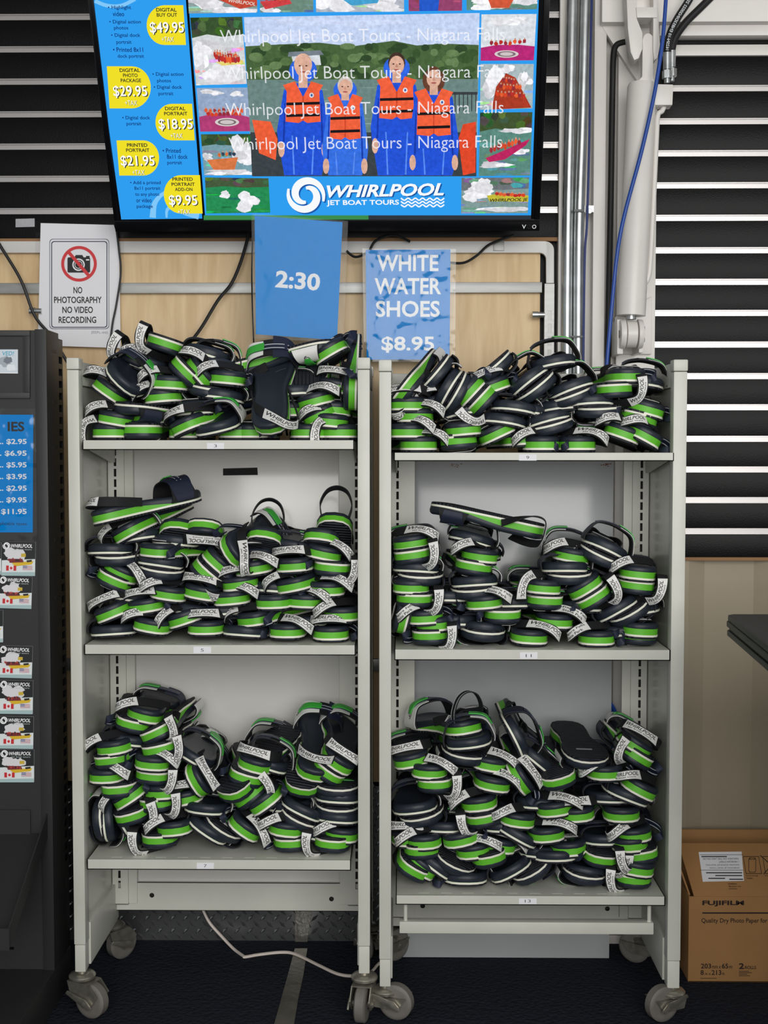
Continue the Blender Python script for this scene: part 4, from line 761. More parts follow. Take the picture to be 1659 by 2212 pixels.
ic = [ringq(FL, [(1605, 1850), (1639, 1850), (1646, 1888), (1611, 1888)], [(1606, 1851.2), (1638.2, 1851.2), (1644.6, 1886.8), (1612, 1886.8)], .0008), ringq(FL, rrect(1617, 1853, 1633, 1885, 4), rrect(1618, 1854, 1632, 1884, 4), .0008), ringq(FL, rrect(1618, 1853, 1631, 1857, 1.5), rrect(1619, 1854, 1630, 1856, 1), .0008),
      ringq(FL, [(1647, 1850), (1681, 1850), (1688, 1888), (1653, 1888)], [(1648, 1851.2), (1680, 1851.2), (1686, 1886.8), (1654, 1886.8)], .0008), stroke(FL, [(1642, 1848), (1690, 1890)], 1.6, .0009, 1), stroke(FL, [(1649, 1889), (1684, 1849)], 1.6, .0009, 1)]
for i, (s_, x0, x1, y_) in enumerate((('Correct Storage', 1611, 1638, 1894), ('Position', 1613, 1626, 1899), ('Wrong Storage', 1652, 1680, 1894), ('installation', 1573, 1592, 1911), ('Manipuler avec', 1575, 1601, 1917), ('precaution', 1575, 1593, 1922))): ic.append(tchunk(FL, s_, (x0, y_), (x1, y_), 4, .0008, .01))
part('handling_marks', ic, M_bink, f1, smooth=False)
fb = wallframe(BY)
for (s_, a_, b_, y_, h_, bo) in (('FUJIFILM', 1517, 1607, 1958, 13, .035), ('Quality Dry Photo Paper for Digital', 1515, 1692, 1996, 13, .012), ('203', 1514, 1536, 2092, 11, .02), ('mm x', 1538, 1557, 2092, 6, .01), ('65', 1559, 1573, 2092, 11, .02), ('m', 1575, 1582, 2092, 6, .01), ('8', 1513, 1520, 2106, 11, .02), ('in x', 1523, 1535, 2106, 6, .01), ('213', 1537, 1558, 2106, 11, .02), ('ft', 1560, 1565, 2106, 6, .01), ('2', 1596, 1607, 2093, 13, .03), ('ROLLS', 1609, 1633, 2093, 7, .02)):
    part('lettering', tchunk(fb, s_, (a_, y_), (b_, y_), h_, .0006, bo), M_bink, b, smooth=False)
part('rule', [stroke(fb, [(1517, 1972), (1760, 1972)], 3, .0006, 1), stroke(fb, [(1513, 2113), (1548, 2113)], 1.2, .0006, 1)]+[stroke(fb, [(1596, 2098+i*3.2), (1596+(22, 28, 18, 24)[i], 2098+i*3.2)], 1.2, .0006, 1) for i in range(4)], M_bink, b, smooth=False)
# ------------------------------------------------------------------ floor: duct tape and white lead
M_duct = mat('duct_tape_foil', (150, 148, 140), .25, metal=.7, bump=.9, bscale=70)
l_, r_ = [(637, 2050), (621, 2110), (607, 2160), (590, 2222)], [(664, 2050), (655, 2110), (644, 2160), (634, 2222)]
pts = [PF(*p_) for p_ in l_]+[PF(*p_) for p_ in reversed(r_)]
solo('duct_tape', [prism([Vector((p_.x, p_.y, .0006)) for p_ in pts], (0, 0, .0012))], mat('duct_tape_worn', (92, 88, 78), .35, metal=.3, var=.35, vscale=18, bump=.5, bscale=60), 'worn brown-silver duct tape strip stuck across the carpet', 'tape')
ft = wallframe(WY-.001)
solo('duct_tape', [sheet(ft, [(637, 1960), (674, 1960), (664, 2034), (637, 2034)], 0, .0012)], M_duct, 'crinkled silver duct tape stuck on the tread plate', 'tape')
pts = [P(436, 1960, .43), P(452, 1992, .42), P(478, 2022, .41)]+[PF(*p_, .003) for p_ in ((505, 2050), (524, 2064), (530, 2067), (560, 2062), (610, 2057), (640, 2062), (690, 2086), (730, 2104), (765, 2108), (800, 2100), (818, 2082), (840, 2072))]
ch = [tube([p_+Vector((0, dx, 0)) for p_ in pts], .003, 8, 6) for dx in (-.002, .002)]
solo('power_lead', ch, mat('white_lead', (226, 214, 204), .5), 'white flat lead lying across the carpet under the rack', 'cable')
# ------------------------------------------------------------------ sandals
M_eva = mat('navy_eva_foam', (37, 43, 53), .42, bump=.12, bscale=900, spec=.4)
M_grn = mat('green_foam', (98, 190, 44), .5, var=.05, vscale=60)
M_wht = mat('cream_foam', (240, 238, 222), .5)
M_out = mat('outsole_rubber', (30, 32, 39), .6, spec=.3); wave_bump(M_out, 'Y', 36, 1.0, .0025)
M_neo = mat('black_neoprene', (15, 16, 20), .75, bump=.15, bscale=1500)
M_strap = mat('white_strap', (232, 231, 228), .45)
M_navy = mat('navy_strap', (27, 34, 56), .6, bump=.1, bscale=1200)
M_tab = mat('green_pull_tab', (60, 172, 62), .4)
M_pipe = mat('white_piping', (214, 216, 222), .5)
L = .255
def half(y, side):
    """half width of the foot outline at distance y from the heel; side -1 inner, 1 outer"""
    t = y/L
    k = [(0, .0), (.012, .020), (.05, .0325), (.12, .0395), (.25, .0395), (.42, .036), (.58, .0425), (.72, .0505), (.82, .0505), (.90, .0455), (.96, .034), (.99, .019), (1, .0)]
    for i in range(len(k)-1):
        if k[i][0] <= t <= k[i+1][0]:
            a = (t-k[i][0])/(k[i+1][0]-k[i][0]); w_ = k[i][1]+(k[i+1][1]-k[i][1])*a; break
    return w_*(1.0+.05*side*(1 if t > .5 else 0)-(.06 if side < 0 and .3 < t < .6 else 0))
ts = [0, .004, .012, .028, .05, .085, .12, .18, .25, .33, .42, .5, .58, .65, .72, .77, .82, .86, .90, .93, .96, .98, .99, .997, 1]
OUT = [(half(t*L, 1), t*L) for t in ts]+[(-half(t*L, -1), t*L) for t in reversed(ts[1:-1])]
def wedge_h(y): return .0132*max(0.0, min(1.0, (.175-y)/.085))**.85
def layer(lo, hi, ins=((0, 0), (1, 0)), z0=0):
    """skin between two height functions; ins = (fraction of height, inset) rings"""
    n = len(OUT); v = []; f = []
    for (h, i_) in ins:
        for (x, y) in OUT:
            s = 1-i_/.05; yc = L/2+(y-L/2)*(1-i_/(L/2)); a, b = lo(y), hi(y); v.append((x*s, yc, a+(b-a)*h))
    for r in range(len(ins)-1):
        for j in range(n): f.append((r*n+j, r*n+(j+1) % n, (r+1)*n+(j+1) % n, (r+1)*n+j))
    f.append(tuple(range(n-1, -1, -1))); f.append(tuple(range((len(ins)-1)*n, len(ins)*n)))
    return v, f, 0
spring = lambda y: .006*max(0, (y-.20)/.068)**2
zA = lambda y: spring(y); zB = lambda y: .0052+spring(y); zC = lambda y: .0096+spring(y); zD = lambda y: zC(y)+wedge_h(y)+.0002
zE = lambda y: zD(y)+.0125+.005*min(1, max(0, (y-.1)/.1))
me_out = mesh('outsole', [layer(zA, zB, ((0, .002), (.2, .0), (1, 0)))], M_out)
me_str = mesh('stripe', [layer(zB, zC, ((0, -.0004), (.5, -.0007), (1, -.0004)))], M_wht)
me_wdg = mesh('wedge', [layer(zC, zD)], M_grn)
me_foot = mesh('footbed', [layer(zD, zE, ((0, 0), (.45, -.001), (.75, .0005), (.93, .0035), (1, .0075), (.98, .011), (.80, .016)))], M_eva)
# straps -------------------------------------------------------------
def strip(path, hw, th, k=8, lift=0.0, t0=0.0, t1=1.0, mi=0):
    """band along path = [(point, width vector)]; returns chunk and a mapping (s 0..1, v -1..1) -> point on the outer face"""
    P_ = cr([p for p, w_ in path], k); W_ = cr([w_ for p, w_ in path], k); n = len(P_); N = []
    for i in range(n):
        t = (P_[min(i+1, n-1)]-P_[max(i-1, 0)]).normalized(); wv = (W_[i]-t*t.dot(W_[i])).normalized(); N.append((P_[i], wv, t.cross(wv)))
    a, b = int(t0*(n-1)), int(t1*(n-1)); N2 = N[a:b+1]; v = []; f = []
    hwf = hw if callable(hw) else (lambda s: hw)
    for i, (p, wv, nn) in enumerate(N2):
        h = hwf(i/(len(N2)-1)); o_ = nn*(lift+th); i_ = nn*lift
        v += [tuple(p-wv*h+i_), tuple(p-wv*h+o_), tuple(p+wv*h+o_), tuple(p+wv*h+i_)]
    for i in range(len(N2)-1):
        for j in range(4): f.append((4*i+j, 4*i+(j+1) % 4, 4*i+4+(j+1) % 4, 4*i+4+j))
    f.append((0, 1, 2, 3)); m_ = 4*(len(N2)-1); f.append((m_+3, m_+2, m_+1, m_))
    def at(s, q, ex=0.0004):
        x = s*(len(N2)-1); i = min(int(x), len(N2)-2); u = x-i
        pp = N2[i][0].lerp(N2[i+1][0], u); ww = N2[i][1].lerp(N2[i+1][1], u); nn = N2[i][2].lerp(N2[i+1][2], u)
        return tuple(pp+ww*(q*hwf(s))+nn*(lift+th+ex))
    return (v, f, mi), at
up = (0, .35, .94)
POSE = {
 'u': [((-.039, .10, 0.030), up), ((-.047, .045, 0.042), up), ((-.032, .010, 0.050), (0, .6, .8)), ((0, .000, 0.053), (0, .65, .76)), ((.032, .010, 0.050), (0, .6, .8)), ((.047, .045, 0.042), up), ((.039, .10, 0.030), up)],
 'l': [((-.039, .10, 0.030), up), ((-.056, .045, 0.024), up), ((-.060, .010, 0.022), (-.2, .3, .9)), ((-.044, -.004, 0.038), (-.45, .4, .75)), ((-.016, .012, 0.046), (0, .8, .6)), ((.026, .05, 0.042), (0, .8, .6)), ((.039, .10, 0.030), up)],
 'r': [((-.039, .10, 0.030), up), ((-.026, .05, 0.042), (0, .8, .6)), ((.016, .012, 0.046), (0, .8, .6)), ((.044, -.004, 0.038), (.45, .4, .75)), ((.060, .010, 0.022), (.2, .3, .9)), ((.056, .045, 0.024), up), ((.039, .10, 0.030), up)],
 'L': [((.030, .07, 0.042), (0, -.8, -.6)), ((-.012, .03, 0.046), (0, -.8, -.6)), ((-.040, .000, 0.040), (.3, -.5, -.7)), ((-.052, -.004, 0.018), (1, 0, -.1)), ((-.052, .0, -0.008), (1, 0, .1)), ((-.049, .03, -0.010), (1, 0, 0)), ((-.040, .09, 0.016), (.5, 0, .8))],
 'R': [((-.030, .07, 0.042), (0, .8, .6)), ((.012, .03, 0.046), (0, .8, .6)), ((.040, .000, 0.040), (.3, .5, .7)), ((.052, -.004, 0.018), (1, 0, .1)), ((.052, .0, -0.008), (1, 0, -.1)), ((.049, .03, -0.010), (1, 0, 0)), ((.040, .09, 0.016), (.5, 0, .8))],
 'f': [((-.039, .10, 0.030), up), ((-.034, .07, 0.036), (0, .9, .4)), ((-.02, .045, 0.038), (0, 1, .1)), ((0, .04, 0.038), (0, 1, .1)), ((.02, .045, 0.038), (0, 1, .1)), ((.034, .07, 0.036), (0, .9, .4)), ((.039, .10, 0.030), up)],
 's': [((-.039, .105, 0.030), (0, -.2, .98)), ((-.048, .055, 0.054), (0, .1, .99)), ((-.032, .010, 0.070), (0, .1, .99)), ((0, -.004, 0.074), (0, .1, .99)), ((.032, .010, 0.070), (0, .1, .99)), ((.048, .055, 0.054), (0, .1, .99)), ((.039, .105, 0.030), (0, -.2, .98))]}
def lettermesh(at, s0, s1, rows, name='lettering'):
    ch = []
    for (txt, a, b, lo, hi, sh) in rows:
        v, f = textmesh(txt, .012, sh)
        ch.append(([at(s0+(s1-s0)*(a+(b-a)*x), lo+(hi-lo)*y) for (x, y) in v], f, 0))
    return mesh(name, ch, M_ink, smooth=False)
STRAP = {}
def strapset(pose, park=False):
    k = (pose, park)
    if k in STRAP: return STRAP[k]
    pad, _ = strip(POSE[pose], lambda s: .0115-.002*abs(2*s-1), .0030)
    white, at = strip(POSE[pose], lambda s: .0088+.002*abs(2*s-1)**2, .0009, lift=.0030, t0=.27, t1=.66)
    rows = [('Niagara Falls', .08, .92, .1, .75, 0), ('State Park', .18, .8, -.78, -.1, 0)] if park else [('WHIRLPOOL', .05, .93, -.15, .75, .3), ('jet boat tours', .16, .82, -.78, -.32, 0)]
    STRAP[k] = (mesh('heel_strap', [pad], M_neo), mesh('logo_panel', [white], M_strap), lettermesh(at, 0, 1, rows)); return STRAP[k]
def toepath(h, y):   # arch over the forefoot
    q = lambda x, z: ((x, y, z), (0, 1, .05))
    return [q(-.053, .012), q(-.0535, .026), q(-.040, .030+h*.75), q(-.012, .030+h), q(.016, .030+h), q(.042, .030+h*.72), q(.0545, .026), q(.054, .012)]
def toeset(h):
    base, at = strip(toepath(h, .196), lambda s: .034-.012*math.sin(math.pi*s), .003)
    # navy flap over the outer half, white flap over the inner half
    navy, _ = strip(toepath(h, .196), lambda s: .031-.011*s, .0012, lift=.003, t0=.56, t1=.98)
    wf, at2 = strip(toepath(h, .196), lambda s: .019+.011*(1-s), .0012, lift=.003, t0=.02, t1=.46)
    web, at3 = strip(toepath(h, .196), .0085, .002, lift=.0045, t0=.30, t1=.72)
    tab, _ = strip(toepath(h+.003, .196), lambda s: .0095 if s > .2 else .0065, .0024, lift=.0045, t0=.22, t1=.48)
    ch = []
    for q in (-.6, .6):
        v = []; 
        for i in range(9): v += [at3(i/8, q-.1), at3(i/8, q+.1)]
        ch.append((v, [(2*i, 2*i+1, 2*i+3, 2*i+2) for i in range(8)], 0))
    # swirl mark on the white flap
    sw = []
    for a0 in (0, math.pi):
        v = []
        for i in range(10):
            a = a0+i*.5; r1 = .30*(1-.06*i); v += [at2(.5+.16*math.cos(a)*r1/.3, .0+.34*math.sin(a)*r1/.3), at2(.5+.12*math.cos(a)*r1/.3, .0+.25*math.sin(a)*r1/.3)]
        sw.append((v, [(2*i, 2*i+1, 2*i+3, 2*i+2) for i in range(9)], 0))
    return [('toe_strap', mesh('toe_strap', [base], M_neo), []), ('navy_flap', mesh('navy_flap', [navy], M_navy), []),
            ('white_flap', mesh('white_flap', [wf], M_strap), [('swirl_mark', mesh('swirl_mark', sw, M_ink, smooth=False))]),
            ('webbing', mesh('webbing', [web], M_navy), [('piping', mesh('piping', ch, M_pipe, smooth=False))]), ('pull_tab', mesh('pull_tab', [tab], M_tab, bevel=.0006), [])]
TOE = {0: toeset(.010), 1: toeset(.034)}
def loopmesh():
    a, at = strip([((-.030, .02, .036), (0, 1, .1)), ((-.034, .006, .060), (0, 1, .1)), ((-.022, -.002, .088), (0, 1, .1)), ((0, -.004, .098), (0, 1, .1)), ((.022, -.002, .088), (0, 1, .1)), ((.034, .006, .060), (0, 1, .1)), ((.030, .02, .036), (0, 1, .1))], .008, .0024)
    ch = []
    for q in (-.75, .75):
        v = []
        for i in range(25): v += [at(i/24, q-.14), at(i/24, q+.14)]
        ch.append((v, [(2*i, 2*i+1, 2*i+3, 2*i+2) for i in range(24)], 0))
    return mesh('ankle_loop', [a], M_neo), mesh('piping', ch, M_pipe, smooth=False)
ME_LOOP = loopmesh()
def tailmesh(s):
    pth = [((s*.034, .09, .030), (0, .3, .95)), ((s*.050, .05, .030), (0, .2, .97)), ((s*.060, .022, .024), (0, .1, .99)), ((s*.056, .006, .016), (0, .1, .99)), ((s*.045, .012, .010), (0, .1, .99)), ((s*.043, .04, .010), (0, .1, .99))]
    if s < 0: pth = pth[::-1]
    a, at = strip(pth, .0075, .002); ch = []
    for q in (-.62, .62):
        v = []
        for i in range(21): v += [at(i/20, q-.13), at(i/20, q+.13)]
        ch.append((v, [(2*i, 2*i+1, 2*i+3, 2*i+2) for i in range(20)], 0))
    return mesh('webbing_tail', [a], M_navy), mesh('piping', ch, M_pipe, smooth=False)
ME_TAIL = {1: tailmesh(1), -1: tailmesh(-1)}; TAILR = random.Random(5)
M_size = mat('size_mark', (150, 152, 158), .5)
me_mark = mesh('size_mark', [box(-.018, .018, .195, .201, -.0003, .0004)], M_size)
SHELF_TOPS = {'3': (948, 800), '5': (1392, 1180), '7': (1856, 1600), '9': (976, 825), '11': (1402, 1195), '13': (1932, 1665)}
WHERE = {'3': 'top shelf near black stand', '5': 'middle shelf near black stand', '7': 'bottom shelf near black stand',
         '9': 'top shelf under hydraulic cylinder', '11': 'middle shelf near granite counter', '13': 'bottom shelf near the carton'}
STATE = {'u': 'strap arched', 'l': 'strap looped', 'r': 'strap looped', 'L': 'strap dangling', 'R': 'strap dangling', 'f': 'strap flattened', 's': 'strap raised'}
LIM = {}
for k_, g_ in (('3', gL), ('5', gL), ('7', gL), ('9', gR), ('11', gR), ('13', gR)):
    LIM[k_] = (g_[1]-.004, g_[2]+.004, Z({'3': 951, '5': 1394, '7': 1859, '9': 978, '11': 1403, '13': 1934}[k_]))
def sandal(shelf, px, py, roll, kind, strap='f', yaw=None, pitch=0, y=None, high=0, loop=0, park=0, note=None, sc=1.0, spin=0):
    toe = kind in 'Tt'; flip = kind in 'ht'
    bot, top = SHELF_TOPS[shelf]
    lvl = 'lowest' if py > bot-32 else ('topmost' if py < top else 'midway')
    tl = 'edgewise' if abs(roll) > 57 else ('tilted' if abs(roll) > 17 else 'level')
    end = 'toe out' if toe else 'green heel out'
    if note: lab = note+' '+WHERE[shelf]; grp = None
    else:
        lab = '%s navy sandal, %s%s%s, %s, %s' % (tl, 'sole up, ' if flip else '', end, '' if strap == 'f' else ', '+STATE[strap], lvl, WHERE[shelf]+(', post side' if min(px-(845 if shelf in ('9', '11', '13') else 180), (1450 if shelf in ('9', '11', '13') else 772)-px) < 75 else ''))
        if len(lab.replace(',', ' ').split()) > 16: lab = lab.replace(', post side', '')
        grp = '%s %s sandals %s on the %s' % (tl, 'upturned '+end if flip else end, lvl, WHERE[shelf])
    if yaw is None: yaw = random.uniform(-7, 7)
    if y is None: y = .022+random.uniform(0, .012)+(.012 if py < top else 0)
    if flip: pitch = -pitch
    R = math.radians
    anchor = Vector((0, L, .0135)) if toe else Vector((0, 0, .0162))
    Mr = Matrix.Rotation(R(roll), 4, 'Y') @ Matrix.Rotation(R(yaw), 4, 'Z') @ Matrix.Rotation(R(pitch), 4, 'X')
    if spin: Mr = Mr @ Matrix.Rotation(R(spin), 4, 'Y')
    if flip: Mr = Mr @ Matrix.Rotation(math.pi, 4, 'Y')
    if toe: Mr = Mr @ Matrix.Rotation(math.pi, 4, 'Z')
    Mx = Matrix.Translation(P(px, py, y)) @ Mr @ Matrix.Scale(sc, 4) @ Matrix.Translation(-anchor)
    # keep the sole between the side panels, above its board and in front of the back panel
    pts = [Mx @ Vector((x_, y_, z_)) for (x_, y_) in OUT for z_ in (0, .038 if y_ < .12 else .03)]
    x0, x1, zf = LIM[shelf]; mn = [min(p[i] for p in pts) for i in range(3)]; mxx = [max(p[i] for p in pts) for i in range(3)]
    sh = Vector((0, 0, 0))
    if mn[0] < x0: sh.x = x0-mn[0]
    elif mxx[0] > x1: sh.x = x1-mxx[0]
    if mn[2] < zf+.0008: sh.z = zf+.0008-mn[2]
    if mxx[1] > .302 and py > top: sh.y = .302-mxx[1]
    elif mxx[1] > .302: sh.y = max(.302-mxx[1], .004-mn[1])
    Mx = Matrix.Translation(sh) @ Mx
    o = bpy.data.objects.new('sandal', None); COL.objects.link(o); o.empty_display_size = .03; o.matrix_world = Mx
    tag(o, lab, 'sandal', grp)
    for nm, me in (('outsole', me_out), ('stripe', me_str), ('wedge', me_wdg), ('footbed', me_foot)): link(nm, me, o)
    hs, lp, lt = strapset(strap, bool(park))
    link('heel_strap', hs, o); q = link('logo_panel', lp, o); link('lettering', lt, q)
    for nm, me, sub in TOE[high]:
        q = link(nm, me, o)
        for n2, m2 in sub: link(n2, m2, q)
    if loop: q = link('ankle_loop', ME_LOOP[0], o); link('piping', ME_LOOP[1], q)
    if not toe and TAILR.random() < .4:
        sd = -1 if strap in 'rR' else 1; q = link('webbing_tail', ME_TAIL[sd][0], o); link('piping', ME_TAIL[sd][1], q)
    if pitch and flip: link('size_mark', me_mark, o)
    return o
def heap(shelf, rows):
    for r in rows:
        kw = r[5] if len(r) > 5 else {}
        sandal(shelf, r[0], r[1], r[2], r[3], r[4], **kw)
heap('3', [
 (289,769,30,'h','R',dict(loop=1)), (353,741,18,'h','R'), (398,803,45,'h','f'), (428,807,50,'H','l'), (358,829,3,'H','l'), (345,858,-5,'H','l'),
 (226,842,35,'H','l'), (256,831,44,'T','f',dict(high=1,pitch=24,y=-.004,note='navy sandal leaning toe out, green tab showing,')), (252,876,8,'t','f',dict(yaw=-50,y=.03)), (242,907,10,'H','l'), (228,934,0,'H','L'),
 (298,932,0,'h','f'), (386,926,-22,'H','u',dict(yaw=-32,y=.012)), (419,884,-5,'H','f'), (447,842,10,'t','f'), (404,938,0,'H','f',dict(y=.06)), (463,932,-12,'T','f',dict(high=1,y=-.004,pitch=16)),
 (484,818,5,'H','l'), (584,932,-7,'H','r',dict(pitch=52,yaw=-6,y=-.012,high=1,note='navy sandal standing upright, footbed outward, in front on')),
 (712,800,-8,'h','f',dict(yaw=80,spin=-58,y=.10,note='upturned navy sandal, ribbed sole outward, beside upright sandal,')),
 (622,800,-14,'h','f',dict(yaw=58,spin=-50,pitch=-8,y=.19,note='upturned navy sandal, ribbed sole outward, behind upright sandal,')), (725,741,-13,'t','f',dict(yaw=80,y=.09)),
 (738,768,-30,'H','f',dict(y=.16,yaw=-5)), (772,864,0,'H','f',dict(pitch=31,yaw=0,spin=-88,y=.03,note='navy sandal stood on its heel against a post,')),
 (675,868,-15,'H','r'), (690,898,-25,'H','f'), (666,937,0,'H','f'), (749,911,5,'H','l'), (742,940,0,'H','L'), (764,885,4,'H','f',dict(y=.05)),
 (508,940,0,'H','f',dict(y=.06)), (540,940,0,'H','f',dict(y=.06)), (475,856,8,'T','f'), (318,790,20,'H','l',dict(y=.07)), (320,905,-4,'H','f',dict(y=.06)),
 (452,768,15,'T','f',dict(y=.10)), (726,838,10,'H','u',dict(y=.06)), (620,890,0,'H','f',dict(y=.12)), (470,790,10,'T','f',dict(y=.09,high=1)),(640,850,-5,'T','f',dict(y=.10,high=1))])
heap('9', [
 (858,850,-52,'h','r',dict(yaw=-24,y=.02)), (945,805,-50,'t','f'), (968,842,-60,'T','f'), (986,853,-60,'t','f'), (1017,846,-47,'H','f'), (1043,864,-47,'h','R'),
 (872,875,0,'H','u'), (894,900,0,'H','r'), (876,934,0,'H','r'), (878,964,0,'H','r'), (998,930,-5,'H','f'), (993,958,-5,'h','f'), (1080,948,-25,'H','f'),
 (1088,910,8,'T','f'), (1118,883,8,'T','f',dict(high=0)), (1146,820,-38,'T','f',dict(high=1)), (1162,838,-38,'t','f'), (1170,961,0,'H','l'), (1253,963,0,'H','r'),
 (1243,836,-20,'T','f',dict(high=1)), (1234,858,-20,'t','f'), (1288,868,-2,'T','f'), (1295,886,-2,'t','f'), (1187,906,-15,'T','f',dict(high=0)), (1193,921,-15,'t','f'),
 (1364,813,0,'H','f'), (1336,840,-3,'h','L'), (1410,886,15,'H','f'), (1396,903,15,'h','f'), (1346,952,20,'H','l'), (1400,946,28,'H','l'),
 (1140,889,4,'T','f',dict(y=.06)), (1062,800,-40,'t','u',dict(y=.09)), (922,880,-20,'H','u',dict(y=.07)), (1330,912,5,'T','f',dict(y=.07)), (1010,890,-10,'T','f',dict(y=.08)), (1060,840,-20,'H','u',dict(y=.12)),
 (1130,950,-4,'H','f',dict(y=.08)), (1420,830,5,'T','f',dict(y=.09,high=1)), (1190,790,-10,'T','f',dict(y=.15,high=1)), (1215,880,-5,'T','f',dict(y=.09))])
heap('5', [
 (204,1122,-13,'H','u',dict(yaw=-55,y=.02,high=1,note='navy sandal lying sideways, white strap raised, topmost,')), (262,1158,-28,'H','l',dict(yaw=-25)), (234,1192,0,'T','f'), (236,1208,0,'t','f'), (318,1192,3,'H','f',dict(yaw=-30)),
 (388,1132,8,'H','f',dict(pitch=-38,yaw=14,y=.06)), (438,1132,4,'h','u',dict(pitch=28,y=.05)), (346,1220,9,'T','f'), (341,1237,9,'t','f'), (468,1220,42,'H','f'), (447,1244,42,'h','l'),
 (224,1256,25,'h','f'), (252,1240,25,'H','r'), (361,1287,9,'H','l'), (431,1285,10,'H','u'), (228,1326,-22,'H','u'), (308,1314,-8,'H','u'), (318,1356,10,'H','l'), (396,1340,-18,'H','l'),
 (230,1368,-3,'T','f'), (443,1361,0,'H','u'), (492,1195,58,'H','r',dict(pitch=25,y=.012)), (574,1152,10,'H','f',dict(pitch=-32,loop=1,y=.035)), (540,1232,-8,'H','r'), (629,1225,-4,'H','u'),
 (722,1118,4,'H','f',dict(pitch=-42,loop=1,y=.06)), (690,1156,6,'H','f',dict(pitch=-22,y=.04)), (699,1199,12,'H','r'), (716,1228,5,'h','L'), (519,1264,-8,'H','u'), (622,1270,-12,'H','l',dict(yaw=-20)), (701,1277,0,'H','r'),
 (497,1297,-5,'H','r'), (586,1305,-2,'H','f'), (653,1303,2,'H','r'), (528,1344,-8,'H','l',dict(yaw=-34)), (740,1332,0,'H','l'), (523,1370,3,'T','f'), (614,1368,0,'H','r'), (716,1375,0,'H','u'),
 (300,1160,-10,'T','f',dict(y=.08,high=1)), (380,1170,5,'T','f',dict(y=.09)), (420,1320,8,'T','f',dict(y=.08)), (660,1345,0,'T','f',dict(y=.08)), (280,1290,10,'T','f',dict(y=.08)), (560,1200,0,'H','u',dict(y=.09)), (640,1180,10,'T','f',dict(y=.11)), (480,1320,-5,'T','f',dict(y=.09)),(590,1270,4,'T','f',dict(y=.09))])
heap('11', [
 (884,1176,-8,'H','r'), (888,1201,-8,'h','L'), (901,1232,3,'T','f'), (901,1250,3,'t','f'), (884,1272,1,'H','f'), (885,1296,1,'h','L'), (922,1338,-3,'H','l',dict(park=1)), (934,1354,-4,'H','f'), (926,1378,-2,'h','L'),
 (852,1352,-76,'H','f',dict(y=.03)), (1020,1168,14,'T','f',dict(high=1)), (1174,1148,12,'h','R',dict(yaw=80,y=.035,note='upside down navy sandal lying crosswise atop the pile,')), (1036,1204,7,'H','l'), (1027,1226,9,'h','f'),
 (1028,1262,-4,'T','f'), (1021,1280,-4,'t','f'), (1044,1306,-5,'H','r',dict(park=1)), (1090,1331,0,'h','f'), (1044,1362,5,'T','f'), (1044,1383,5,'t','f'), (1178,1273,4,'H','L'), (1182,1300,3,'h','f'),
 (1228,1231,0,'T','f',dict(high=0)), (1230,1248,0,'t','f'), (1268,1272,-32,'H','f'), (1286,1294,-32,'h','L'), (1314,1187,25,'T','f',dict(high=1)), (1298,1204,25,'t','f'), (1396,1242,5,'H','l'), (1388,1267,6,'h','L'),
 (1340,1319,-30,'T','f'), (1362,1331,-30,'t','L'), (1205,1347,3,'H','r',dict(park=1)), (1150,1386,3,'H','r'), (1290,1386,0,'H','l',dict(park=1)), (1392,1366,3,'H','f'), (1394,1389,2,'h','f'),
 (960,1290,0,'T','f',dict(y=.09)), (1250,1310,0,'T','f',dict(y=.10)), (1340,1365,0,'T','f',dict(y=.09)), (980,1340,0,'T','f',dict(y=.10)), (1400,1320,-10,'T','f',dict(y=.08)), (1230,1200,10,'H','l',dict(y=.10,high=1)), (1110,1300,0,'T','f',dict(y=.11))])
heap('7', [
 (306,1550,14,'H','l'), (284,1568,14,'h','f'), (330,1588,-25,'h','L'), (338,1622,-12,'h','L'), (236,1622,-8,'H','l'), (231,1646,-8,'h','f'), (325,1655,5,'H','r'), (323,1680,5,'h','L'), (216,1683,-2,'H','r'), (218,1709,-4,'h','f'),
 (270,1731,-33,'H','l'), (282,1768,-15,'h','L',dict(pitch=-6)), (342,1718,-3,'H','f'), (332,1740,-5,'h','L'), (210,1782,84,'t','f'), (226,1782,84,'T','f'), (372,1797,-5,'H','l'), (338,1818,-2,'h','R'),
 (422,1695,60,'H','u',dict(pitch=6)), (440,1756,5,'T','f',dict(pitch=2)), (446,1804,34,'T','f'), (476,1798,34,'t','f'), (484,1722,0,'h','f',dict(pitch=-26,yaw=-38,y=.02,note='upturned navy sandal leaning, ribbed sole outward,')),
 (545,1659,15,'H','u',dict(pitch=4,high=1)), (530,1684,17,'h','f'), (538,1722,-38,'h','L'), (570,1740,-36,'H','f'), (524,1796,35,'H','r'), (648,1712,10,'h','f',dict(pitch=-24,y=.035)), (676,1680,14,'H','s',dict(pitch=22,high=1,y=.03,note='navy sandal leaning back, strap and green tab raised,')),
 (730,1657,34,'H','u',dict(pitch=9,high=1)), (716,1672,34,'h','f',dict(pitch=-4)), (730,1710,3,'t','f'), (732,1732,3,'T','f'), (728,1755,4,'t','f'), (728,1775,4,'T','f'), (654,1760,26,'T','f',dict(high=1)), (644,1778,26,'t','f'),
 (618,1799,8,'H','l'), (627,1830,-2,'h','f'), (742,1811,6,'H','l'), (740,1836,4,'h','R'),
 (420,1630,30,'T','f',dict(y=.10,high=1)), (580,1640,20,'T','f',dict(y=.12,high=1)), (590,1770,-30,'T','f',dict(y=.08)), (280,1600,10,'T','f',dict(y=.08)), (400,1720,-10,'H','u',dict(y=.09)), (280,1810,60,'T','f',dict(y=.07)), (690,1800,10,'T','f',dict(y=.09)), (620,1740,0,'T','f',dict(y=.09))])
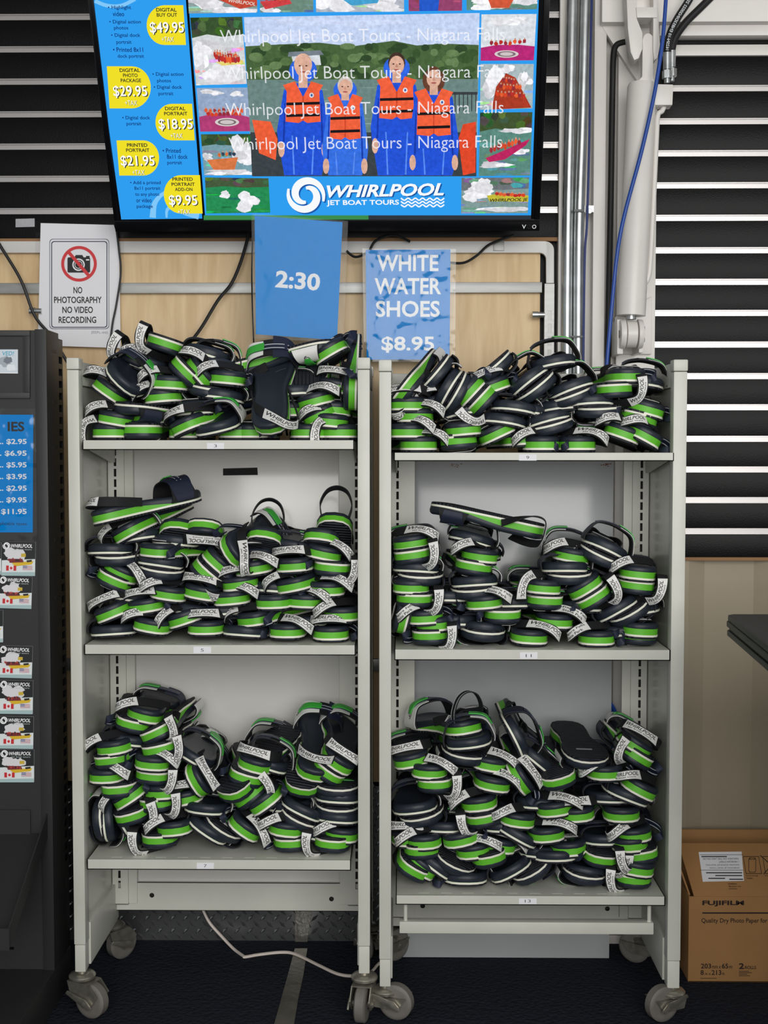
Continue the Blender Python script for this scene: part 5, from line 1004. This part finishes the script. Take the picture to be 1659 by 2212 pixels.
heap('13', [
 (1018,1574,-6,'H','f',dict(yaw=26,pitch=-4,y=.05,high=1,loop=1,note='navy sandal with tall looped strap, topmost,')), (1013,1614,-8,'T','f',dict(high=1,pitch=4,y=.01)), (1006,1640,8,'t','f'), (925,1673,1,'H','r'), (937,1698,-2,'h','L'), (897,1755,-8,'T','f',dict(high=1,pitch=3)), (905,1774,-12,'t','f'),
 (915,1826,-3,'H','l'), (912,1842,-3,'h','f'), (872,1886,30,'h','f',dict(pitch=-3)), (910,1884,38,'H','f'), (938,1882,36,'T','f'), (980,1876,25,'t','f',dict(pitch=-6)), (1013,1907,1,'T','f'), (1113,1890,-28,'T','f',dict(pitch=2)), (1148,1896,-30,'t','f',dict(pitch=-4)),
 (1069,1701,10,'H','r'), (1126,1694,56,'H','u',dict(pitch=5)), (1032,1744,-8,'H','l'), (1048,1773,-10,'h','R'), (1124,1779,8,'H','l'), (998,1820,-12,'H','f'), (1025,1846,-8,'H','r'), (1062,1860,-12,'h','f',dict(pitch=-4)), (1118,1813,28,'T','f'),
 (1118,1604,64,'T','f',dict(high=1,y=.03)), (1274,1650,3,'t','f',dict(pitch=-6,y=.015,note='upturned navy sandal, flat sole up with size mark,')), (1214,1690,-15,'h','f',dict(pitch=-8,yaw=6,y=.012)), (1316,1676,0,'H','l'),
 (1398,1616,32,'H','u'), (1382,1640,32,'h','R'), (1396,1712,27,'H','l'), (1368,1731,22,'T','f'), (1200,1755,-8,'H','r'), (1247,1767,-5,'H','u'), (1347,1767,-1,'H','f'), (1189,1810,-5,'H','r'), (1377,1811,-5,'H','l'), (1362,1832,-5,'H','f'), (1391,1852,-8,'h','R'),
 (1228,1841,-5,'H','f'), (1203,1858,-2,'T','f'), (1304,1862,8,'h','L',dict(pitch=-6)), (1396,1884,8,'H','f'), (1394,1908,2,'h','R'), (1272,1893,9,'T','f'), (1269,1914,9,'t','f'),
 (880,1646,-12,'H','u',dict(y=.06)), (1170,1840,0,'T','f',dict(y=.08)), (1310,1810,0,'T','f',dict(y=.09)), (1080,1830,10,'H','r',dict(y=.06)), (960,1780,0,'T','f',dict(y=.10)), (1160,1640,40,'T','f',dict(y=.10)), (1160,1730,0,'T','f',dict(y=.10)), (1310,1720,0,'T','f',dict(y=.09)), (1060,1650,10,'H','r',dict(y=.08)),(1080,1780,0,'T','f',dict(y=.10)),(860,1810,0,'H','u',dict(y=.08))])
